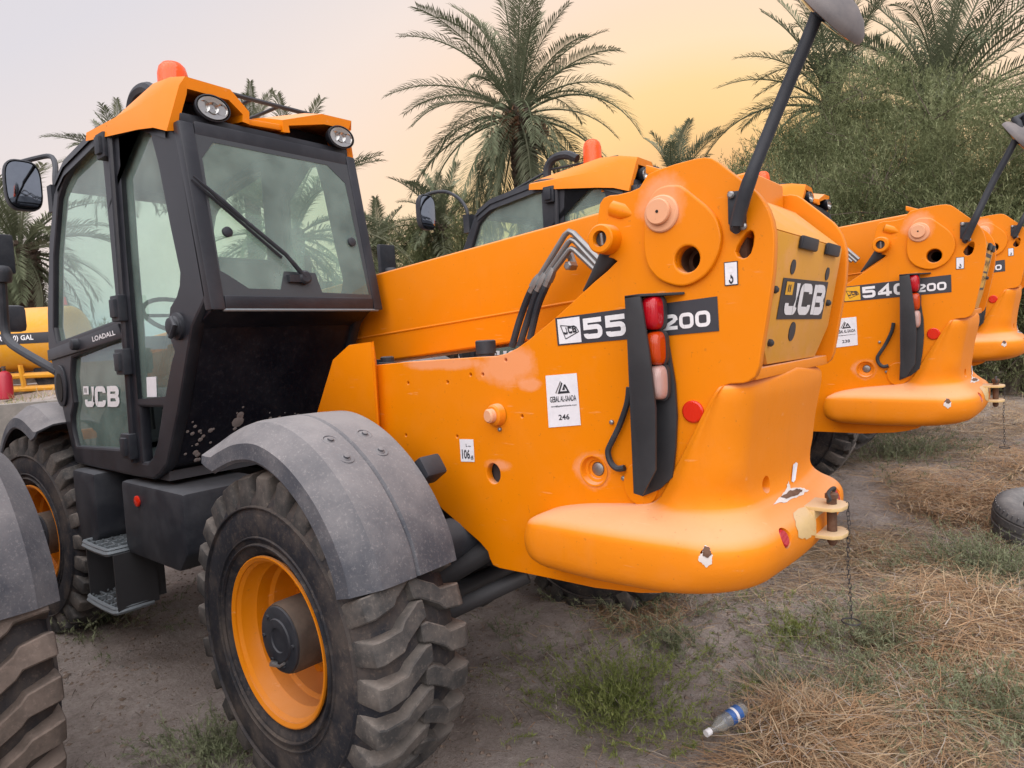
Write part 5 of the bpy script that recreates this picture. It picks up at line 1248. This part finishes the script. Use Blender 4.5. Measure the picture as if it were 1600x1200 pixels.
# ------------------------------------------------------------------ palms
def frond_mesh(L, a0, a1, seed, mat, n=76, wmax=.55, dense=1.0):
    r = random.Random(seed); m_ = MB(); pts = [V(0, 0, 0)]; tang = []
    for k in range(n):
        t = k/n; a = a0+(a1-a0)*t**1.15; d = V(math.cos(a), 0, math.sin(a)); tang.append(d); pts.append(pts[-1]+d*L/n)
    m_.tube(pts[::6]+[pts[-1]], [.035*(1-.85*i/len(pts[::6])) for i in range(len(pts[::6])+1)], 4)
    for k in range(int(n*.12), n):
        t = k/n; d = tang[k]; nn = V(-d[2], 0, d[0]); l = wmax*(.35+.65*math.sin(math.pi*min(1, (t-.05)*1.02)**.8))*(1 if t < .85 else .9)
        for s_ in (-1, 1):
            if r.random() > dense: continue
            dr = unit(d*(.55+.5*t)+V(0, s_*.75, 0)+nn*(.35+r.uniform(-.25, .25)))
            ll = l*r.uniform(.8, 1.15); p = pts[k]; sag = V(0, 0, -.22*ll)
            side = unit(np.cross(dr, V(0, 0, 1)+nn))*.014
            q1 = p+dr*ll*.5; q2 = p+dr*ll+sag
            m_.add([p-side*.4, p+side*.4, q1+side, q1-side, q2], [(0, 1, 2, 3), (3, 2, 4)])
    return m_.mesh('frond', mat, clean=False)
def palm(base, h_, L, nf, seed, label, group=None, r0=.24, lean=(0, 0), dates=0, dens=.95, pale=.15, stubs=True, spread=(1.45, -.95), mats=('frond', 'frondpale')):
    r = random.Random(seed)
    root = thing('palm_tree', label, 'palm tree', tuple(base), 0, group)
    m_ = MB(); path = [V(lean[0]*t*t, lean[1]*t*t, h_*t) for t in np.linspace(0, 1, 14)]
    m_.tube(path, [r0*(1.15-.2*t) for t in np.linspace(0, 1, 14)], 14)
    top = path[-1]
    if stubs:
        k = 0
        for z in np.arange(max(0.2, h_-5), h_-.05, .085):
            t = z/h_; c0 = V(lean[0]*t*t, lean[1]*t*t, z)
            for j in range(7):
                a = k*.45+j*2*math.pi/7; rr_ = r0*(1.15-.2*t); d = V(math.cos(a), math.sin(a), 0); e = V(-d[1], d[0], 0)
                m_.hexa([c0+d*rr_*.9-e*.07, c0+d*rr_*.9+e*.07, c0+d*(rr_+.05)+e*.05+V(0, 0, .06), c0+d*(rr_+.05)-e*.05+V(0, 0, .06), c0+d*rr_*.9-e*.07+V(0, 0, .1), c0+d*rr_*.9+e*.07+V(0, 0, .1), c0+d*(rr_+.07)+e*.04+V(0, 0, .15), c0+d*(rr_+.07)-e*.04+V(0, 0, .15)])
            k += 1
    m_.build('trunk', M['bark'], root, ang=25, clean=False)
    bands = 7; var = []
    for b_ in range(bands):
        f = b_/(bands-1); a0 = spread[0]+(spread[1]-spread[0])*f*.9
        var.append([frond_mesh(L*(1-.12*abs(f-.35)), a0, a0-(.75+.55*math.sin(math.pi*f))*(.9+.3*v), seed*31+b_*3+v, M[mats[1 if (b_*2+v) % 5 == 1 else 0]], dense=dens) for v in range(2)])
    for k in range(nf):
        f = (k+.5)/nf; b_ = min(bands-1, int(f*bands)); me = var[b_][r.randint(0, 1)]
        o = link('frond', me, root); a = k*2.39996+r.uniform(-.25, .25)
        o.location = tuple(top+V(.10*math.cos(a), .10*math.sin(a), -.35*f)); s_ = r.uniform(.82, 1.1); o.scale = (s_, s_, s_)
        o.rotation_euler = (r.uniform(-.25, .25), r.uniform(-.12, .12), a)
    for k in range(dates):
        a = r.uniform(0, 6.283); m_ = MB(); c0 = top+V(.55*math.cos(a), .55*math.sin(a), -.35)
        m_.tube([top+V(0, 0, -.1), top+V(.35*math.cos(a), .35*math.sin(a), .0), c0], .025, 5)
        for j in range(90):
            p = c0+V(*[r.gauss(0, .13), r.gauss(0, .13), r.gauss(-.25, .22)]); m_.hexa([p+V(x*.025, y*.025, z*.035) for z in (-1, 1) for x, y in ((-1, -1), (1, -1), (1, 1), (-1, 1))])
        m_.build('date_cluster', M['dates'], root, clean=False)['kind'] = 'stuff'
    return root
def far_pt(u, v, dist):
    d = ((u-800)/FOC)*CM[0]-((v-600)/FOC)*CM[1]+CM[2]; d = d/np.linalg.norm(d); return CAM+d*dist
def palm_at(u, v, dist, L, nf, seed, label, **k):
    t = far_pt(u, v, dist); z0 = float(hgt(t[0], t[1])); ln = k.get('lean', (0, 0)); return palm((t[0]-ln[0], t[1]-ln[1], z0-.1), t[2]-z0+.1, L, nf, seed, label, **k)
PG = 'date palms behind the machines'
palm_at(808, 172, 19.0, 3.5, 74, 3, 'tall date palm with date clusters, crown against the open sky at the centre', group=PG, r0=.30, dates=5, lean=(.3, .2), spread=(1.52, -1.25))
palm_at(388, 236, 30, 2.6, 40, 5, 'date palm whose crown shows just above the cab roof', group=PG)
palm_at(188, 256, 33, 2.6, 36, 6, 'date palm peeking out left of the roof beacon', group=PG)
palm_at(30, 385, 22, 2.6, 50, 8, 'low date palm with a thick brown trunk left of the cab', group=PG, r0=.40, spread=(1.2, -1.1))
palm_at(1465, 165, 19.0, 4.2, 56, 9, 'large date palm rising above the bushes at upper right', group=PG, r0=.3, spread=(1.5, .1))
palm_at(1300, 160, 20, 3.3, 40, 10, 'date palm half hidden in the bushes left of the large palm', group=PG)
palm_at(1055, 290, 24, 2.3, 40, 12, 'date palm with only frond tips showing above the orange boom', group=PG)
palm_at(596, 395, 26, 2.0, 40, 13, 'short date palm right beside the cab rear window', group=PG)
palm_at(690, 352, 24, 2.3, 44, 14, 'bushy date palm before the trunk of the tall palm', group=PG)
palm_at(455, 360, 17, 3.0, 50, 15, 'date palm seen through the rear window of the cab', group=PG)  # added to imitate palms mirrored in the rear window

# ------------------------------------------------------------------ feathery trees
def feather_tree(c0, h_, rx, ry, N, seed, label, leaf=.10, mats=('leafdark', 'leafpale'), lobes=26, group='feathery trees behind the row', low=.12):
    r = np.random.default_rng(seed); z0 = float(hgt(c0[0], c0[1]))
    root = thing('feathery_tree', label, 'tree', (c0[0], c0[1], z0), 0, group)
    # lobes spread through a rounded mound
    lc = []
    while len(lc) < lobes:
        p = r.uniform(-1, 1, 3); 
        if p[2] < -1+2*low or np.linalg.norm(p*np.array([1, 1, .95])) > 1: continue
        lc.append(p*np.array([rx, ry, h_/2])+np.array([0, 0, h_/2]))
    lc = np.array(lc); lr = r.uniform(.13, .30, lobes)*min(rx, h_)*.9
    tw = N//14; k = r.choice(lobes, tw, p=(lr**2)/np.sum(lr**2))
    d = r.normal(0, 1, (tw, 3)); d /= np.linalg.norm(d, axis=1, keepdims=True)
    rad = lr[k]*np.where(r.uniform(0, 1, tw) < .75, r.uniform(.72, 1.05, tw), r.uniform(.2, 1.3, tw))
    root_p = lc[k]+d*rad[:, None]; root_p[:, 2] = np.maximum(root_p[:, 2], .05)
    d[:, 2] = np.where(d[:, 2] < -.3, -d[:, 2]*.6, d[:, 2]); tdir = d*.8+np.array([0, 0, .35])+r.normal(0, .45, (tw, 3)); tdir /= np.linalg.norm(tdir, axis=1, keepdims=True)
    tl = r.uniform(.25, .6, tw)
    per = 14; t = r.uniform(0, 1, (tw, per)); P0 = (root_p[:, None]+tdir[:, None]*(tl[:, None]*t)[..., None]).reshape(-1, 3)
    D = (tdir[:, None]*.9+r.normal(0, .55, (tw, per, 3))).reshape(-1, 3); n_ = len(P0)
    me = ribbons('crown', P0, D, r.uniform(.6, 1.5, n_)*leaf, r.uniform(.6, 1.3, n_)*leaf*.22, r.normal(0, .25, (n_, 3)), [M[mats[0]], M[mats[1]]], np.repeat((r.uniform(0, 1, tw) < r.uniform(.05, .7, lobes)[k]).astype(int), per), seg=1)
    link('crown', me, root)
    m_ = MB(); rr = random.Random(seed)
    for j in range(5): 
        q = lc[rr.randrange(lobes)]; m_.tube(smooth_poly([V(rr.uniform(-.3, .3), rr.uniform(-.3, .3), -.1), V(q[0]*.3, q[1]*.3, q[2]*.4), V(q[0]*.7, q[1]*.7, q[2]*.75), V(*q)], 3, False), [.11-.0095*i for i in range(10)], 6)
    m_.build('trunk', M['wood'], root, clean=False)
    tb_ = MB()
    for j in range(0, tw, max(1, tw//220)): tb_.tube([V(*lc[k[j]]), V(*root_p[j]), V(*(root_p[j]+tdir[j]*tl[j]))], [.010, .007, .003], 3, False)
    tb_.build('twigs', M['wood'], root, clean=False)['kind'] = 'stuff'
    return root
def tree_at(u, dist, vtop, rx, ry, N, seed, label, **k):
    t = far_pt(u, vtop, dist); z0 = float(hgt(t[0], t[1])); feather_tree((t[0], t[1]), t[2]-z0, rx, ry, N, seed, label, **k)
tree_at(1300, 16.0, 110, 2.0, 2.2, 150000, 21, 'big grey green feathery tree directly behind the nearest tail mirror', leaf=.055, lobes=70)
tree_at(1490, 15.0, 140, 2.3, 2.3, 170000, 22, 'big dense feathery tree at the right edge behind the far machines', leaf=.055, lobes=80)
tree_at(1205, 18, 225, 1.9, 2.2, 80000, 23, 'feathery tree left of the big ones, sky showing at its edge', leaf=.075, lobes=40)
tree_at(1590, 14.0, 190, 1.7, 1.8, 80000, 24, 'dense bush at the right edge behind the farthest mirror', leaf=.055, lobes=44)
tree_at(1120, 23, 240, 1.6, 1.8, 36000, 25, 'small feathery tree just above the nearest side plate', leaf=.09)
tree_at(655, 24, 345, 1.5, 1.6, 50000, 26, 'bush below the tall palm beside the second cab', leaf=.09)
tree_at(735, 22, 312, 1.1, 1.4, 36000, 27, 'bush behind the mirror of the second cab', leaf=.08)
tree_at(60, 32, 500, 3.0, 3.0, 24000, 28, 'bush beyond the yellow tank left of the cab', leaf=.16)
tree_at(1420, 18.5, 150, 2.6, 2.4, 90000, 41, 'feathery tree filling the gap behind the two big ones', leaf=.075, lobes=60)
tree_at(1580, 17.5, 170, 2.4, 2.4, 80000, 42, 'feathery tree deep behind the right edge', leaf=.075, lobes=56)
tree_at(1400, 13.6, 290, 2.3, 1.5, 110000, 30, 'dark undergrowth at the foot of the big feathery trees', leaf=.065, lobes=56, low=.02)
# bare twigs behind the tall crown, thin shrubs in front of the tall palm
# ------------------------------------------------------------------ retaining wall, tank trailer, extinguisher
M['concrete'] = dusty('old_concrete', (.22, .21, .19, 1), (.34, .31, .28, 1), .6, .9, 6, 30, .2, .3)
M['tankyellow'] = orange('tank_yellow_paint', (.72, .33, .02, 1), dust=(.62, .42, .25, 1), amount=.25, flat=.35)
rw = thing('retaining_wall', 'low concrete kerb wall holding the raised ground beyond the front wheel', 'wall', (9.9, 0, 0))
for k in range(9):
    m_ = MB(); m_.box((0, -7.0+1.5*k+.75, .59), (.22, 1.485, 1.26)); m_.build('concrete_block', M['concrete'], rw, bevel=.015)
N = 1500; xx = rng.uniform(10.1, 12, N); yy = rng.uniform(-5, 5, N); th = rng.uniform(0, 6.283, N)
D = np.stack([np.cos(th)*.5, np.sin(th)*.5, np.ones(N)], -1)
tag(link('bank_grass', ribbons('bank_grass', pts_on(xx, yy), D, rng.uniform(.05, .2, N), np.full(N, .01), rng.normal(0, .3, (N, 3)), [M['weedbright'], M['straw']], rng.choice(2, N, p=[.5, .5]))), 'short green and dry grass on the raised bank', 'grass', kind='stuff')
tc_ = far_pt(20, 532, 17.0); tz = float(hgt(tc_[0], tc_[1]))
# the tank lies across the view: its long axis runs along the picture plane
axd = unit(V(-CM[0][0], -CM[0][1], 0)); tk = thing('water_tank_trailer', 'yellow water tank on a yellow frame with black lettering, far left behind the machines', 'tank trailer', (tc_[0], tc_[1], tz))
cz = tc_[2]-tz; m_ = MB(); m_.lathe(V(0, 0, cz)-axd*1.35, axd, [(0, .2), (.04, .50), (.09, .62), (.12, .64), (2.85, .64), (2.9, .58), (2.94, .2)], 36); tank = m_.build('tank', M['tankyellow'], tk)
nrm = unit(np.cross(axd, V(0, 0, 1))); nrm = nrm if np.dot(nrm, CAM-tc_) > 0 else -nrm
def on_tank(s_, ang, lift=.004): return V(0, 0, cz)+axd*(-s_)+(.64+lift)*(nrm*math.cos(ang)+V(0, 0, 1)*math.sin(ang))
band = MB(); band.grid([[on_tank(s_, a) for a in np.linspace(-.15, .17, 6)] for s_ in np.linspace(-1.3, 1.3, 8)]); bd = band.build('lettering_band', M['ink'], tank)
s_, (vs_, fs_) = 'WATER (700) GAL', text_geo('WATER (700) GAL'); tm = MB(); tm.add([on_tank(-.18+1.06*a, -.09+.20*b_, .008) for a, b_ in vs_], fs_); tm.build('lettering', M['white'], bd, clean=False)
m_ = MB()
for z_ in (cz-.72, cz-.98): m_.tube([V(0, 0, z_)+nrm*.35-axd*1.6, V(0, 0, z_)+nrm*.35+axd*1.6], .06, 8); m_.tube([V(0, 0, z_)-nrm*.35-axd*1.6, V(0, 0, z_)-nrm*.35+axd*1.6], .06, 8)
for q_ in (-1.2, -.4, .4, 1.2): m_.tube([V(0, 0, cz-.98)+axd*q_+nrm*.4, V(0, 0, cz-.98)+axd*q_-nrm*.4], .05, 6); m_.tube([V(0, 0, cz-.98)+axd*q_+nrm*.35, V(0, 0, cz-.5)+axd*q_+nrm*.40], .05, 6)
m_.build('frame', M['tankyellow'], tk)
m_ = MB(); m_.tube(smooth_poly([V(0, 0, cz-.6)+nrm*.75-axd*.25, V(0, 0, cz-.55)+nrm*.85-axd*.05, V(0, 0, cz-.75)+nrm*.9+axd*.06-axd*.35, V(0, 0, cz-1.15)+nrm*.85-axd*.42], 4, False), .07, 8); m_.build('suction_hose', M['plastic'], tk)
m_ = MB(); m_.lathe(V(0, 0, cz-1.55)+nrm*.75-axd*.35, (0, 0, 1), [(0, .22), (.12, .22), (.14, .17), (.3, .17), (.32, .2), (.42, .2)], 16); m_.build('pump', M['dark'], tk)
for q_ in (-.9, .9):
    m_ = MB(); m_.lathe(V(0, 0, .36)+axd*q_-nrm*.25, nrm, [(0, .20), (0, .34), (.02, .37), (.5, .37), (.52, .34), (.52, .20)], 24); m_.build('wheel', M['tyre'], tk)
m_ = MB(); m_.hexa([p+V(0, 0, cz+.66)+axd*-1.0 for p in [V(-.12, -.12, 0), V(.12, -.12, 0), V(.12, .12, 0), V(-.12, .12, 0), V(-.10, -.10, .16), V(.10, -.10, .16), V(.10, .10, .16), V(-.10, .10, .16)]]); m_.build('hatch', M['reflector'], tk)
fp = far_pt(11, 624, 15.6)
fe = thing('fire_extinguisher', 'small red fire extinguisher before the yellow water tank', 'fire extinguisher', tuple(fp))
MB().lathe((0, 0, 0), (0, 0, 1), [(0, .10), (.02, .115), (.42, .115), (.50, .08), (.53, .03)], 20).build('cylinder', plain('red_enamel', (.38, .012, .03), .35), fe)
m_ = MB(); m_.lathe((0, 0, .53), (0, 0, 1), [(0, .03), (.05, .03)], 10); m_.box((.03, 0, .60), (.16, .03, .03)); m_.tube([V(.04, 0, .56), V(.15, 0, .45), V(.14, 0, .2)], .014, 6); m_.build('valve', M['dark'], fe)
print('objects', len(bpy.data.objects), 'tris', sum(len(o.data.polygons) for o in bpy.data.objects if o.type == 'MESH'))
